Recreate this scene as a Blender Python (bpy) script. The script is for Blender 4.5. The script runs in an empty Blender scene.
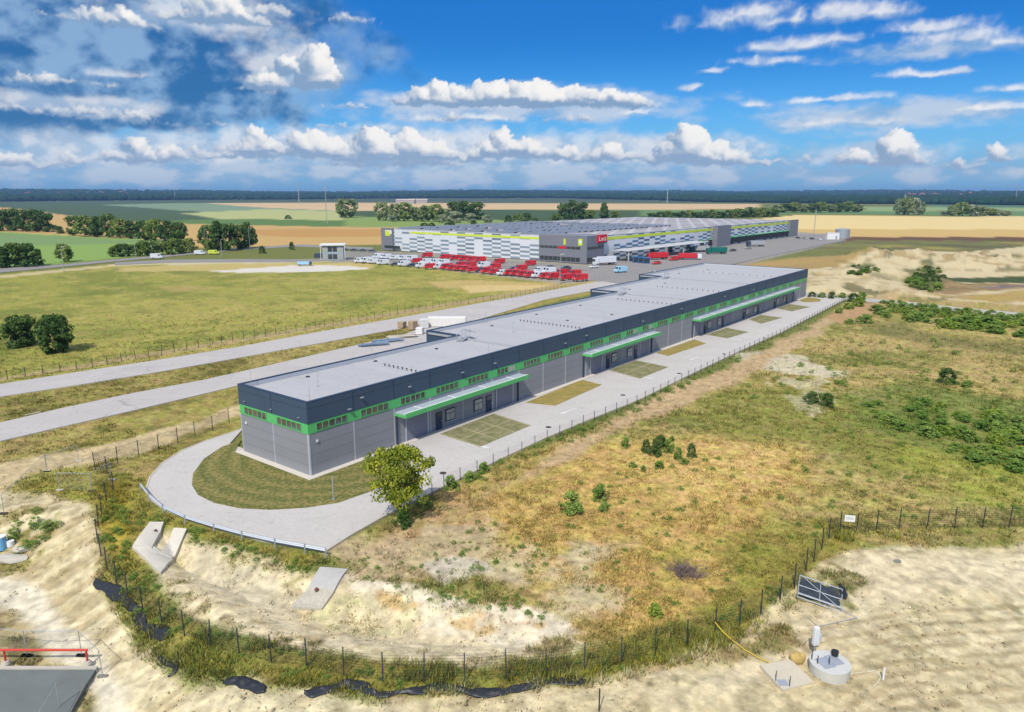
import bpy, bmesh, math, random
import numpy as np
from mathutils import Vector, Matrix

# ------------------------------------------------------------------ camera
sc = bpy.context.scene
COL = sc.collection
F, Y0, H = 720.0, 195.5, 28.5
PITCH = math.atan((356 - Y0) / F)
cam_d = bpy.data.cameras.new("camera"); cam = bpy.data.objects.new("camera", cam_d); COL.objects.link(cam)
cam.location = (0, 0, H); cam.rotation_euler = (math.pi / 2 - PITCH, 0, 0)
cam_d.sensor_fit = 'HORIZONTAL'; cam_d.sensor_width = 36; cam_d.lens = F / 1024 * 36
cam_d.clip_start = 0.5; cam_d.clip_end = 60000
sc.camera = cam
# ------------------------------------------------------------------ light, sky, exposure
SUN_AZ, SUN_EL = 198.0, 47.0
sd = bpy.data.lights.new("sun", 'SUN'); sd.energy = 3.7; sd.angle = math.radians(0.6); sd.color = (1, 0.94, 0.84)
so = bpy.data.objects.new("sun", sd); COL.objects.link(so)
a, e = math.radians(SUN_AZ), math.radians(SUN_EL)
sdir = Vector((math.sin(a) * math.cos(e), math.cos(a) * math.cos(e), math.sin(e)))
so.rotation_euler = sdir.to_track_quat('Z', 'Y').to_euler(); so.location = (0, 0, 200)
sc.view_settings.view_transform = 'Standard'; sc.view_settings.look = 'None'
sc.view_settings.exposure = 0.18; sc.view_settings.gamma = 1; sc.view_settings.use_curve_mapping = False
sc.cycles.use_denoising = True
sc.cycles.max_bounces = 5; sc.cycles.diffuse_bounces = 2; sc.cycles.glossy_bounces = 2; sc.cycles.transparent_max_bounces = 24
sc.cycles.volume_bounces = 0

def s2l(c):
    c = c / 255.0
    return c / 12.92 if c <= 0.04045 else ((c + 0.055) / 1.055) ** 2.4
K_EXP = 1.32
def S(r, g, b, k=K_EXP):           # base colour of a surface that the photograph shows sunlit as r,g,b
    return (s2l(r) / k, s2l(g) / k, s2l(b) / k)

class NT:                          # tiny node-tree helper
    def __init__(s, nt): s.nt = nt; s.n = nt.nodes; s.l = nt.links
    def put(s, sock, v):
        if hasattr(v, 'is_output') or hasattr(v, 'links'): s.l.new(v, sock)
        else:
            try: sock.default_value = v
            except Exception: sock.default_value = (*v, 1.0)
    def node(s, t, ins=(), **kw):
        n = s.n.new(t)
        for k, v in kw.items(): setattr(n, k, v)
        for k, v in (ins.items() if isinstance(ins, dict) else enumerate(ins)):
            if v is not None: s.put(n.inputs[k], v)
        return n
    def m(s, op, a, b=None, c=None, clamp=False):
        return s.node('ShaderNodeMath', (a, b, c), operation=op, use_clamp=clamp).outputs[0]
    def v(s, op, a, b=None, c=None, out=0):
        return s.node('ShaderNodeVectorMath', (a, b, c), operation=op).outputs[out]
    def ss(s, x, lo, hi):          # smoothstep 0..1
        n = s.node('ShaderNodeMapRange', {'Value': x, 'From Min': lo, 'From Max': hi}, interpolation_type='SMOOTHSTEP')
        return n.outputs[0]
    def mix(s, f, a, b, mode='MIX'):
        n = s.n.new('ShaderNodeMix'); n.data_type = 'RGBA'; n.blend_type = mode
        s.put(n.inputs[0], f); s.put(n.inputs[6], a); s.put(n.inputs[7], b)
        return n.outputs[2]
    def noise(s, vec, scale, detail=3, rough=.5, dist=0.0):
        return s.node('ShaderNodeTexNoise', {'Vector': vec, 'Scale': scale, 'Detail': detail, 'Roughness': rough, 'Distortion': dist}).outputs[0]

world = bpy.data.worlds.new("World"); sc.world = world; world.use_nodes = True
def build_world():
    nt = world.node_tree; nt.nodes.clear(); w = NT(nt)
    out = w.n.new('ShaderNodeOutputWorld'); bg = w.n.new('ShaderNodeBackground'); w.l.new(bg.outputs[0], out.inputs[0])
    sky = w.n.new('ShaderNodeTexSky'); sky.sky_type = 'NISHITA'; sky.sun_disc = False
    sky.sun_elevation = math.radians(SUN_EL); sky.sun_rotation = math.radians(SUN_AZ)
    sky.altitude = 200; sky.air_density = 1.0; sky.dust_density = 0.4; sky.ozone_density = 2.5
    D = w.node('ShaderNodeTexCoord').outputs['Generated']
    sep = w.node('ShaderNodeSeparateXYZ', (D,))
    el = w.m('ARCSINE', sep.outputs[2])
    # clear sky: physical sky, filtered to the deep blue of the photograph
    skyc = w.mix(1.0, sky.outputs[0], (0.20, 0.78, 1.25, 1), 'MULTIPLY')
    hz = w.ss(el, .19, -.01)
    skyc = w.mix(w.m('MULTIPLY', hz, .80), skyc, (2.1, 3.8, 6.1, 1))
    top = w.ss(el, .04, .22)
    skyc = w.mix(w.m('MULTIPLY', top, .75), skyc, (0.06, 1.35, 5.0, 1))
    # bright cloud added overhead, out of view, to lift the neutral fill light
    zn = w.noise(D, 2.2, 5, .6); ov = w.m('MULTIPLY', w.ss(el, .36, .62), w.ss(zn, .38, .56))
    skyc = w.mix(w.m('MULTIPLY', ov, .85), skyc, (8.6, 8.6, 8.4, 1))
    w.l.new(skyc, bg.inputs[0]); bg.inputs[1].default_value = 0.10
build_world()
try: world.cycles.sampling_method = 'NONE'
except Exception: pass

# ------------------------------------------------------------------ pixel of the photo -> point of the place
_c, _s = math.cos(PITCH), math.sin(PITCH)
def at(px, py, z=0.0):
    dx, dy = (px - 512) / F, (356 - py) / F
    d = (dx, _c + dy * _s, -_s + dy * _c); t = (z - H) / d[2]
    return (d[0] * t, d[1] * t)
def atT(px, py):                      # same, on the terrain
    z = 0.0
    for _ in range(12):
        x, y = at(px, py, z); z = .5 * z + .5 * float(zf(np.array([x]), np.array([y]))[0])
    return Vector((x, y, z))
def poly(L, z=0.0): return np.array([at(x, y, z) for x, y in L])

# ------------------------------------------------------------------ numpy noise / polygons
def _h(ix, iy, seed):
    n = (ix.astype(np.int64) * 374761393 + iy.astype(np.int64) * 668265263 + seed * 1274126177) & 0xffffffff
    n = ((n ^ (n >> 13)) * 1274126177) & 0xffffffff
    return ((n ^ (n >> 16)) & 0xffff) / 65535.0
def vn(x, y, seed=0):
    ix, iy = np.floor(x), np.floor(y); fx, fy = x - ix, y - iy
    fx, fy = fx * fx * (3 - 2 * fx), fy * fy * (3 - 2 * fy)
    a, b, c, d = _h(ix, iy, seed), _h(ix + 1, iy, seed), _h(ix, iy + 1, seed), _h(ix + 1, iy + 1, seed)
    return a + (b - a) * fx + (c - a) * fy + (a - b - c + d) * fx * fy
def fbm(x, y, size, oct=4, seed=0, gain=.5):      # 0..1
    s = 0; amp = 1; tot = 0; f = 1.0 / size
    for o in range(oct):
        s = s + amp * vn(x * f + 17.3 * o, y * f - 9.1 * o, seed + o); tot += amp; amp *= gain; f *= 2.03
    return s / tot
def sm(x, a, b):
    t = np.clip((x - a) / (b - a), 0, 1); return t * t * (3 - 2 * t)
def sdist(x, y, P, margin):           # signed distance, + inside; -margin far away
    out = np.full(x.shape, -margin * 1.0)
    lo, hi = P.min(0) - margin, P.max(0) + margin
    k = (x > lo[0]) & (x < hi[0]) & (y > lo[1]) & (y < hi[1])
    if not k.any(): return out
    X, Y = x[k], y[k]; d = np.full(X.shape, 1e18); ins = np.zeros(X.shape, bool)
    for i in range(len(P)):
        x1, y1 = P[i]; x2, y2 = P[(i + 1) % len(P)]
        ex, ey = x2 - x1, y2 - y1; L = ex * ex + ey * ey + 1e-12
        t = np.clip(((X - x1) * ex + (Y - y1) * ey) / L, 0, 1)
        d = np.minimum(d, (X - x1 - t * ex) ** 2 + (Y - y1 - t * ey) ** 2)
        if y1 != y2: ins ^= ((y1 > Y) != (y2 > Y)) & (X < ex * (Y - y1) / (y2 - y1) + x1)
    d = np.sqrt(d); out[k] = np.where(ins, d, -np.minimum(d, margin)); return out
def ldist(x, y, P, margin):           # distance to an open line
    out = np.full(x.shape, margin * 1.0)
    lo, hi = P.min(0) - margin, P.max(0) + margin
    k = (x > lo[0]) & (x < hi[0]) & (y > lo[1]) & (y < hi[1])
    if not k.any(): return out
    X, Y = x[k], y[k]; d = np.full(X.shape, 1e18)
    for i in range(len(P) - 1):
        x1, y1 = P[i]; x2, y2 = P[i + 1]; ex, ey = x2 - x1, y2 - y1; L = ex * ex + ey * ey + 1e-12
        t = np.clip(((X - x1) * ex + (Y - y1) * ey) / L, 0, 1)
        d = np.minimum(d, (X - x1 - t * ex) ** 2 + (Y - y1 - t * ey) ** 2)
    out[k] = np.minimum(np.sqrt(d), margin); return out

# ------------------------------------------------------------------ building frame
A0 = np.array(at(311, 476.4)); C0 = np.array(at(805.5, 296.7)); LEN = float(np.hypot(*(C0 - A0)))
U = (C0 - A0) / LEN; V = np.array([-U[1], U[0]]); HEAD = math.atan2(U[1], U[0])
def bp(s, t): q = A0 + U * s + V * t; return (float(q[0]), float(q[1]))

# ------------------------------------------------------------------ terrain height
FENCE_PX = [(229.5,423),(212.8,431),(195.4,437),(178,443.5),(159,450.6),(139,457),(117.8,463.7),(95.5,470),(107.4,474),(113.7,491),(106.4,501.6),(101.8,514),(98.5,526),(97.5,541),(101,556),(107,570),(116.5,585),(128,598),(143,610),(162,624),(184.8,636.5),(210.4,647),(239.3,655.5),(271.8,663),(306.6,667),(344,677),(383,682),(424,682.5),(465,682),(506,679),(546.3,676.5),(584,671),(621.3,664),(655,655.5),(686.7,646.6),(715,633),(739.6,626),(761,615.5),(780,601),(794.4,588),(806,571),(814,562),(821.7,550),(828.9,539),(839.9,532.7),(855.9,534.5),(876,531),(898.9,529.5),(926.6,529.5),(954.3,528.4),(982.4,528.4),(1009,527.7),(1036,527),(1065,526)]
BASIN = poly([(135,552),(148,528),(172,522),(205,533),(250,546),(300,560),(350,575),(400,588),(445,600),(500,606),(545,612),(590,640),(572,655),(530,662),(480,668),(430,670),(380,668),(330,660),(280,650),(235,638),(200,622),(170,602),(150,582)])
BANK = poly([(-60,500),(40,492),(92,508),(97,540),(104,570),(130,612),(170,652),(230,684),(200,700),(120,660),(60,615),(20,570),(-60,560)])
BNEAR = poly([(170,602),(200,622),(235,638),(280,650),(330,660),(380,668),(430,670),(480,668),(530,662),(572,655),(590,640)])
PIT = poly([(-80,560),(0,572),(25,590),(60,625),(85,650),(108,680),(128,735),(120,900),(-300,900),(-300,600)], -2)
MOUNDS = [(812,290,16,2.6),(840,285,18,3.2),(868,276,20,5),(885,262,26,7),(925,262,26,6.5),(970,265,26,6.0),(1020,264,30,6.0),(1075,270,34,6),(850,296,12,2),(905,297,15,2.6),(952,303,14,2.0),(990,308,15,1.6),(780,283,15,1.5),(1000,290,12,1.0),(1070,300,30,3)]
MP = [(*at(x, y), r, h) for x, y, r, h in MOUNDS]
ROADS = {
 'up': poly([(-60,401.5),(0,396.5),(80,384.5),(160,371.5),(237,358),(320,343),(400,328.5),(440,320),(480,319),(500,313),(545,299.5),(600,289),(660,280),(652,277.5),(600,281.5),(560,288.5),(500,299.5),(450,308.5),(400,317.5),(320,331.5),(237,347),(160,359.5),(80,371.5),(0,384),(-60,393)]),
 'low': poly([(-60,456),(0,441),(60,427),(130,411),(200,394.5),(250,382.5),(330,366),(420,345),(460,335),(480,318),(440,320),(405,334),(330,351),(250,369.5),(200,380.5),(130,393.5),(60,408.5),(0,422.5),(-60,438)]),
}
ROADX = [poly([(-80,272),(0,268),(60,264.6),(115,259.3),(165,255),(240,248),(300,244.3),(373,247.5),(373,249.5),(300,246.4),(240,249.6),(165,257),(115,261.4),(60,267),(0,272.5),(-80,277)]),
         poly([(115,262.5),(170,259.5),(240,259),(300,259.5),(372,256),(372,258.5),(300,262),(240,262),(170,262.5),(115,265)])]
# yard polygon round the near hall (building frame and pixels mixed -> world points)
XROAD = poly([(806,292.5),(840,296),(900,301),(960,307.5),(1024,313),(1100,320),(1100,323),(1024,316.5),(960,311),(900,304.5),(840,299),(806,295.5)])
YARD_PX = [(243.5,428),(228,433.5),(205,441),(183,450),(163,462.5),(150,477),(146,489),(151,499),(165,509),(195,521),(230,531.5),(262,540),(300,546.5),(326,550.5),(352,534),(392,511.5),(432,492),(500,459),(546,437.5),(590,419),(637,400.5),(690,374.5),(737,352),(781.5,332),(827,308.5),(848,297.8),(836,296),(812,292.3)]
YARD = np.array([at(*q) for q in YARD_PX] + [bp(LEN + 1, .5), bp(2, .5), bp(.5, 2), bp(.5, 16)])

def zbase(x, y):
    z = np.zeros(x.shape)
    d = sdist(x, y, BASIN, 3)
    z -= 2.3 * sm(d + 1.6 * (fbm(x, y, 5, 3, 5) - .5), -0.4, 5.0) * sm(ldist(x, y, BNEAR, 12), 0, 10)
    d = sdist(x, y, PIT, 9)
    z -= 2.6 * sm(d, -8.5, 0.5)
    zm = np.zeros(x.shape)
    for (mx, my, r, h) in MP:
        q = ((x - mx) ** 2 + (y - my) ** 2) / (r * r)
        k = q < 9
        if k.any():
            zm[k] = np.maximum(zm[k], (h * .95 * np.exp(-q[k] * 1.1)) * (.20 + 1.0 * fbm(x[k], y[k], 8, 4, 8) + .5 * (fbm(x[k], y[k], 3.2, 4, 18) - .4)))
    z += zm * (1 - sm(sdist(x, y, XROAD, 9), -9, -1)); r = np.hypot(x, y)
    k = r > 2500
    if k.any():
        z[k] += sm(r[k], 2500, 9000) * (6 + 82 * fbm(x[k], y[k], 2100, 4, 21))
    return z
ROAD_ALL = [ROADS['up'], ROADS['low'], YARD, XROAD] + ROADX
def road_mask(x, y, w=3.0):
    m = np.zeros(x.shape)
    for P in ROAD_ALL: m = np.maximum(m, sm(sdist(x, y, P, w), -w, -.4))
    hx = ((x - A0[0]) * U[0] + (y - A0[1]) * U[1]); hy = ((x - A0[0]) * V[0] + (y - A0[1]) * V[1])
    m = np.maximum(m, ((hx > -3) & (hx < LEN + 3) & (hy > -3) & (hy < 40)).astype(float))
    return m
def zf(x, y, rough=None):
    z = zbase(x, y)
    r = np.hypot(x, y)
    if (r < 1500).any():
        u = -0.22 * (1 - sm(r, 500, 1500)) * fbm(x, y, 7, 3, 31) - .10
        # erosion gullies down the left-hand bank
        st_ = fbm((x + y) / 7.0 * .7071, (x - y) * .7071 / .9, 1.0, 4, 35); bk = sm(sdist(x, y, BANK, 2), -1.5, 1.5)
        z += bk * .34 * (st_ - .5)
        z += u * (1 - road_mask(x, y)) - .12 * road_mask(x, y) * 1.0
    return z
# ------------------------------------------------------------------ ground cover (what grows or lies where, as albedo; far dark greens include cloud shadow)
def px_poly(L, z=0.0): return poly(L, z)
SAND, SAND2, PALE = S(224,212,174), S(196,172,128), S(232,222,196)
OLIVE, YELLOWG, TAN, ORANGE, GREEN = S(138,134,80), S(158,157,80), S(196,172,112), S(186,146,92), S(92,112,56)
def cover(x, y):
    N = len(x); r = np.hypot(x, y)
    n1, n2, n3 = fbm(x, y, 14, 5, 1), fbm(x, y, 3.2, 4, 2), fbm(x, y, 60, 4, 3)
    nb = fbm(x, y, 1.1, 3, 12)
    col = np.zeros((N, 3)); g = np.ones(N)
    def lay(w, c, gr=None):
        nonlocal col, g
        w = np.clip(w, 0, 1)[:, None]
        col = col * (1 - w) + np.asarray(c) * w
        if gr is not None: g = g * (1 - w[:, 0]) + gr * w[:, 0]
    # far land
    lay(np.ones(N), S(120,126,72))
    def P(L, c, gr=1.0, soft=1.0, wob=0.0, k=1.0, nz=None, z=0.0, ws=6.0):
        q = poly(L, z); mg = soft * 2 + wob * 2 + .5
        d = sdist(x, y, q, mg)
        if wob: d = d + wob * 2 * (fbm(x, y, ws, 4, int(abs(L[0][0] * 7 + L[0][1])) % 97) - .5) * (d > -mg + 1e-6)
        w = sm(d, -soft, soft) * k
        if nz is not None: w = w * nz
        lay(w, c, gr)
    far = r > 420
    # distant fields; cloud shadow is painted into the dark greens
    P([(-700,206),(-700,201),(1700,201),(1700,206),(1024,203.5),(500,203),(0,203)], S(92,104,78), 0, 60)
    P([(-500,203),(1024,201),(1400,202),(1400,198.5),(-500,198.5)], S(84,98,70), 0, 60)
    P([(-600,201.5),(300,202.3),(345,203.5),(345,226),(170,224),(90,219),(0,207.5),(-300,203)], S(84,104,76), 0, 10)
    P([(100,204.8),(170,203.4),(240,203.2),(420,207),(330,211.5),(250,213),(190,211),(150,208)], S(136,158,126), 0, 14, 10, ws=60)
    P([(180,213.2),(270,209),(345,211.5),(345,220),(300,221.5),(220,219)], S(188,192,130), 0, 8, 6, ws=50)
    P([(150,221),(240,218.5),(345,220.5),(410,221.5),(410,227),(300,228),(200,226)], S(104,134,74), 0, 8)
    P([(205,203.3),(330,202.8),(760,204),(760,209.4),(480,209.5),(345,211),(260,207.5)], S(222,192,146), 0, 14)
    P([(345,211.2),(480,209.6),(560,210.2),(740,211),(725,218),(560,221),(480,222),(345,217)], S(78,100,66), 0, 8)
    P([(345,216),(470,219),(560,222),(600,228),(400,229),(345,226)], S(142,164,92), 0, 6)
    P([(-700,200),(0,207),(40,211.5),(92,218.5),(140,221.5),(200,224),(300,226),(420,227.5),(420,244),(0,250),(-700,262)], S(206,172,112), .2, 4, 3, ws=40)
    P([(200,230),(300,228.5),(420,229.5),(420,236),(290,237)], S(196,150,88), .2, 6, 6, k=.8, ws=40)
    P([(-500,232),(0,231.5),(80,236),(150,239),(185,240),(185,251),(0,269.5),(-500,300)], S(142,172,92), .3, 3, 2, ws=30)
    P([(-500,233),(0,232.5),(90,238),(160,241.5),(100,243.5),(0,246),(-500,255)], S(126,152,108), .3, 4, 2, k=.7, ws=30)
    P([(640,209.4),(900,211.2),(1700,212),(1700,216.5),(1024,216),(800,214),(640,216)], S(112,142,90), 0, 8)
    P([(860,206.5),(1700,206),(1700,211.8),(860,211)], S(150,172,116), 0, 12)
    P([(900,203.4),(1700,203),(1700,207),(950,207.5)], S(96,128,96), 0, 14)
    P([(560,236),(730,221.5),(800,214.6),(900,215.6),(1024,216.6),(1700,219),(1700,236.8),(820,236.8),(560,240)], S(236,212,150), .15, 3)
    P([(700,229.5),(840,229),(1700,230),(1700,237),(700,237)], S(206,172,104), .15, 3.5, 2, k=.75, ws=30)
    P([(760,236.8),(1700,236.8),(1700,240.2),(760,240.2)], S(116,88,70), .5, 1.2)
    # left lawn field
    P([(-700,300),(0,274),(120,263),(200,261),(300,262),(372,262),(600,262),(610,280),(560,287),(400,315.5),(200,350),(0,388),(-700,520)], YELLOWG, 1, 1.5)
    w = sdist(x, y, poly([(-700,300),(0,274),(120,263),(372,262),(600,262),(600,282),(200,350),(0,388),(-700,520)]), 2) > 0
    lay(w * sm(n3, .5, .72) * .55, S(178,166,98)); lay(w * sm(n1, .55, .75) * .5, S(124,134,66)); lay(w * sm(fbm(x, y, 25, 4, 77), .56, .72) * .45, S(104,120,58)); lay(w * sm(fbm(x, y, 3.5, 4, 78, .65), .52, .68) * .5, S(120,126,62)); lay(w * sm(fbm(x, y, 5, 5, 79, .65), .56, .70) * .55, S(186,174,104))
    P([(120,267),(200,263.5),(373,262),(373,268),(250,270.5),(120,271)], S(206,186,126), .8, 2, 3, k=.8, ws=12)
    P([(430,281),(470,279),(540,282),(600,280),(600,284),(540,289),(440,287)], S(208,180,124), .8, 1.2, 3, k=.7, ws=10)
    P([(150,286),(190,284.5),(215,288),(180,291)], S(192,166,112), 1, 1.5, 3, k=.5)
    P([(140,261.5),(175,259.8),(300,259.5),(372,257.5),(372,260),(300,262),(170,264.5)], S(206,196,160), .3, .8, 1.5)
    P([(-100,281),(0,275),(60,269),(115,264),(170,261.6),(170,263.4),(115,266),(60,271.5),(0,277.5),(-100,284)], S(204,190,146), .4, .6, 1)
    P([(205,271),(250,268),(290,264.8),(345,265),(372,268),(340,270),(300,271.5),(250,272.2)], S(226,220,208), .05, .8, 1.2)
    P([(330,262),(372,262),(430,268),(560,283),(600,281),(640,288),(700,276),(845,240),(845,234),(790,232),(600,262),(372,250),(330,252)], S(168,162,148), .15, 1.5, .5)
    P([(355,262),(372,260),(470,268),(560,276),(600,268),(560,264),(372,250),(340,252)], S(150,148,140), .1, 1.0)
    P([(460,285),(560,284),(620,279.5),(610,284),(560,287.5),(470,292)], S(214,190,136), .8, 1, 1)
    # north of near hall, right
    P([(640,292),(845,240.2),(1700,240.2),(1700,320),(1024,298),(860,292),(805,268)], S(126,130,78), 1, 2)
    w = (sdist(x, y, poly([(640,292),(845,240.2),(1700,240.2),(1700,330),(1024,300),(860,292),(805,268)]), 2) > 0)
    lay(w * sm(fbm(x, y, 45, 4, 41), .5, .68) * .8, S(176,164,92)); lay(w * sm(fbm(x, y, 30, 4, 43), .55, .7) * .8, S(84,96,62)); lay(w * sm(r, 380, 470) * .7 * sm(n1, .3, .7), S(112,100,84))
    P([(700,268),(800,258),(850,262),(905,257),(870,272),(805,276),(740,275)], S(184,154,104), .7, 2, 3, k=.8, ws=15)
    P([(786,272),(830,270),(868,262),(905,249),(960,252),(1024,246),(1500,250),(1500,330),(1024,310),(940,303),(880,299),(806,293)], S(216,200,160), .12, 2, 4, ws=9)
    P([(905,287),(925,272),(960,284),(1100,283),(1100,300),(1000,293),(930,297)], S(160,134,96), .3, 2, 3, ws=8)
    P([(932,278),(1024,277),(1400,280),(1400,286),(1024,283),(960,283)], S(78,92,60), 1, 1.2, 2.5, ws=8)
    P([(975,289),(1024,286),(1200,288),(1200,294),(1010,293)], S(128,118,122), .2, 1, 1)
    P([(925,299),(990,296),(1100,299),(1100,306),(990,305)], S(182,158,96), .6, 1, 1.5, ws=6)
    P([(840,268),(868,265),(878,272),(850,276)], S(84,100,60), 1, 1.5, 4, k=.9, ws=6)
    P([(905,274),(930,262),(945,280),(935,292),(908,288)], S(96,104,66), 1, 1.5, 3, k=.85, ws=5)
    # right meadow
    MEAD = [(862,296),(1024,308),(1700,330),(1700,700),(1024,545),(860,545),(800,590),(700,650),(620,668),(580,640),(500,606),(400,580),(330,556),(352,536),(432,494),(560,440),(680,390),(790,348),(830,312)]
    P(MEAD, S(156,146,86), 1, 1.2)
    w = (sdist(x, y, poly(MEAD), 2) > 0).astype(float)
    lay(w * sm(n1, .40, .60) * .7, S(184,168,106)); lay(w * sm(fbm(x, y, 9, 4, 51), .50, .68) * .65, S(118,128,64)); lay(w * sm(n2, .50, .68) * .45, S(190,168,116)); lay(w * sm(nb, .56, .70) * .6, S(104,104,56)); lay(w * sm(fbm(x, y, 2.0, 5, 99, .65), .56, .70) * .5, S(206,190,132))
    P([(470,500),(560,450),(640,440),(720,425),(800,440),(835,470),(800,500),(770,530),(740,560),(700,610),(640,640),(600,630),(560,600),(500,570)], S(198,170,106), 1, 4, 6, k=.8, nz=.55 + .9 * sm(n1, .3, .62), ws=11)
    P([(640,455),(740,430),(800,450),(760,490),(690,500)], S(216,188,124), 1, 3, 5, k=.7, ws=7)
    P([(560,520),(660,500),(720,540),(700,600),(640,620),(580,590)], S(176,150,90), 1, 3, 5, k=.5, nz=sm(n2, .35, .6), ws=7)
    P([(800,340),(900,335),(1000,350),(1040,372),(1000,378),(880,372),(800,362)], S(190,168,116), 1, 2, 5, k=.75, nz=sm(n1, .35, .6), ws=9)
    P([(840,318),(900,322),(960,338),(1040,346),(1100,352),(1100,358),(1000,352),(930,343),(870,333)], S(116,114,72), 1, 2, 3, k=.6, ws=9)
    P([(690,400),(760,380),(830,395),(900,420),(940,470),(880,470),(800,440),(730,430)], S(142,142,74), 1, 3, 6, k=.8, ws=9)
    P([(830,395),(900,382),(1040,400),(1100,430),(1100,500),(1000,475),(930,445),(870,425)], S(112,134,66), 1, 2, 5, k=.6, ws=8)
    P([(900,440),(1000,455),(1100,480),(1100,515),(980,505),(920,480)], S(158,162,74), 1, 2, 5, k=.7, ws=5)
    P([(680,560),(720,540),(770,520),(850,500),(850,530),(800,570),(750,600)], S(146,140,64), 1, 2, 5, k=.65, ws=4)
    P([(735,352),(790,352),(845,372),(840,378),(790,372),(750,366)], S(222,212,188), .2, 1.2, 4, k=.75, ws=4)
    P([(770,376),(820,376),(820,386),(780,384)], S(214,206,180), .3, 1, 4, k=.55, ws=2)
    P([(790,395),(825,390),(835,402),(812,412)], S(206,200,172), .3, 1, 3, k=.5, ws=2)
    # dirt track beside the yard fence
    P([(868,297),(897,298),(884,306),(837,321),(791,350),(741,378),(690,401),(640,419),(580,452),(510,488),(452,522),(400,552),(345,562),(330,552),(370,538),(430,510),(500,478),(560,448),(640,406),(690,380),(741,360),(791,336),(837,311),(850,301)], S(196,170,130), .15, 1.0, 2.2, ws=6)
    P([(826,317),(852,303),(895,300),(874,312),(842,323)], S(190,156,114), .1, 1, 1)
    P([(420,560),(470,545),(560,520),(600,545),(560,580),(600,600),(560,610),(500,600),(440,585)], S(206,190,152), .25, 2, 6, nz=sm(n2 * .6 + n1 * .4, .42, .62), ws=6)
    P([(340,545),(420,520),(480,520),(500,545),(470,570),(420,575),(360,572)], S(200,180,144), .2, 1.5, 3, k=.85, ws=5)
    P([(430,560),(455,553),(492,556),(498,566),(470,574),(440,580)], S(216,208,188), .1, .5, 1.6, k=.75, ws=3)
    P([(395,512),(430,497),(470,492),(500,500),(470,520),(420,530)], S(188,160,112), .8, 1, 3, k=.8, nz=sm(n2, .4, .6), ws=4)
    # verges left
    P([(-300,480),(0,384.5),(240,345),(480,300),(480,318),(250,385),(0,441),(-300,520)], S(152,142,82), 1, 1)
    P([(-300,480),(0,440),(240,386),(262,396),(240,432),(180,452),(150,478),(150,500),(95,475),(-300,560)], S(158,148,84), 1, 1, 1)
    w = ((x < 0) & (r < 260)).astype(float)
    wv = (sdist(x, y, poly([(-300,500),(0,384),(480,300),(480,320),(262,396),(200,450),(150,500),(0,500)]), 2) > 0)
    lay(wv * sm(n2, .5, .68) * .7, S(112,106,58)); lay(wv * sm(n1, .5, .68) * .5, S(186,166,112)); lay(wv * sm(nb, .55, .75) * .35, S(186,176,118))
    P([(545,299),(600,287.5),(600,292),(560,300),(500,315),(482,318),(498,310)], S(160,150,84), 1, .6)
    P([(-60,372.5),(0,383),(240,341.5),(400,312.6),(560,284.6),(600,279),(560,289.5),(400,317.5),(240,346.5),(0,383.5)], S(172,160,96), 1, .8, .6)
    P([(-60,388),(0,375.8),(240,337.2),(400,310),(560,283.6),(560,286.2),(400,313.8),(240,341),(0,380),(-60,390)], S(188,166,124), .3, .5, .8, k=.85, ws=5)
    P([(-100,500),(0,462),(60,452),(120,440),(200,419),(240,404),(245,412),(205,427),(150,447),(100,462),(40,480),(0,488),(-100,520)], S(206,186,144), .1, .8, 2.2, ws=5)
    P([(20,470),(90,462),(112,478),(100,505),(60,500),(0,492)], S(158,152,74), 1, .8, 2.5, k=.85, ws=4)
    # strip round the loop road, inside the fence
    P([(98,470),(150,477),(150,502),(250,540),(330,556),(300,562),(200,533),(160,525),(140,560),(165,600),(230,632),(340,655),(480,662),(590,650),(690,610),(780,560),(835,520),(860,520),(850,560),(800,600),(740,640),(690,660),(600,682),(480,693),(380,694),(280,680),(200,660),(150,630),(112,590),(96,540),(98,500)], S(150,142,72), 1, .8, 1, ws=3)
    P([(112,560),(150,600),(200,632),(290,660),(380,672),(480,674),(590,660),(640,652),(640,664),(590,676),(480,686),(380,687),(290,674),(190,646),(140,615),(108,575)], S(134,136,72), 1, .8, 1.6, k=.6, ws=2.5)
    P([(100,480),(125,482),(135,530),(120,560),(104,545)], S(176,156,66), 1, .6, 1.6, k=.8, ws=3)
    # basin: bank and floor
    for (mx, my, mr, mh) in MP:
        q = np.hypot(x - mx, y - my); kk = (q < mr * 1.3).astype(float); lay(kk * sm(fbm(x, y, 5, 4, 95), .52, .66) * .45, S(178,156,112)); lay(kk * sm(fbm(x, y, 7, 4, 96), .60, .70) * .5, S(120,116,80))
    d = sdist(x, y, BASIN, 3) + .5 * (n2 - .5) * 3
    lay(sm(d, .1, 1.2), S(232,216,178), .06)
    inb = sm(d, .5, 1.5)
    lay(inb * sm(nb * .5 + n2 * .5, .5, .62) * .4, S(198,172,124), .2)
    lay(inb * (1 - sm(d, .8, 3.4)) * sm(nb * .6 + n2 * .4, .42, .6) * .85, S(120,112,66), 1)
    P([(345,580),(400,592),(450,604),(500,612),(550,620),(585,642),(560,650),(500,648),(440,632),(390,612),(350,600)], S(236,224,196), .06, .5, 1.2, k=.85, nz=.6 + .8 * sm(nb, .3, .6), z=-.8, ws=2.5)
    P([(205,560),(250,575),(300,600),(300,618),(250,610),(215,590),(180,575)], S(206,196,168), .15, .5, 1, k=.7, z=-1.5, ws=3)
    P([(330,612),(400,618),(440,640),(400,656),(330,648),(300,630)], S(208,198,158), .4, .5, 1, k=.8, z=-2.4, ws=3)
    P([(370,608),(420,622),(500,638),(540,650),(480,650),(430,636),(380,622)], S(196,160,104), .4, .3, 1.3, k=.7, nz=sm(nb, .4, .6), z=-2.2, ws=3)
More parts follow.
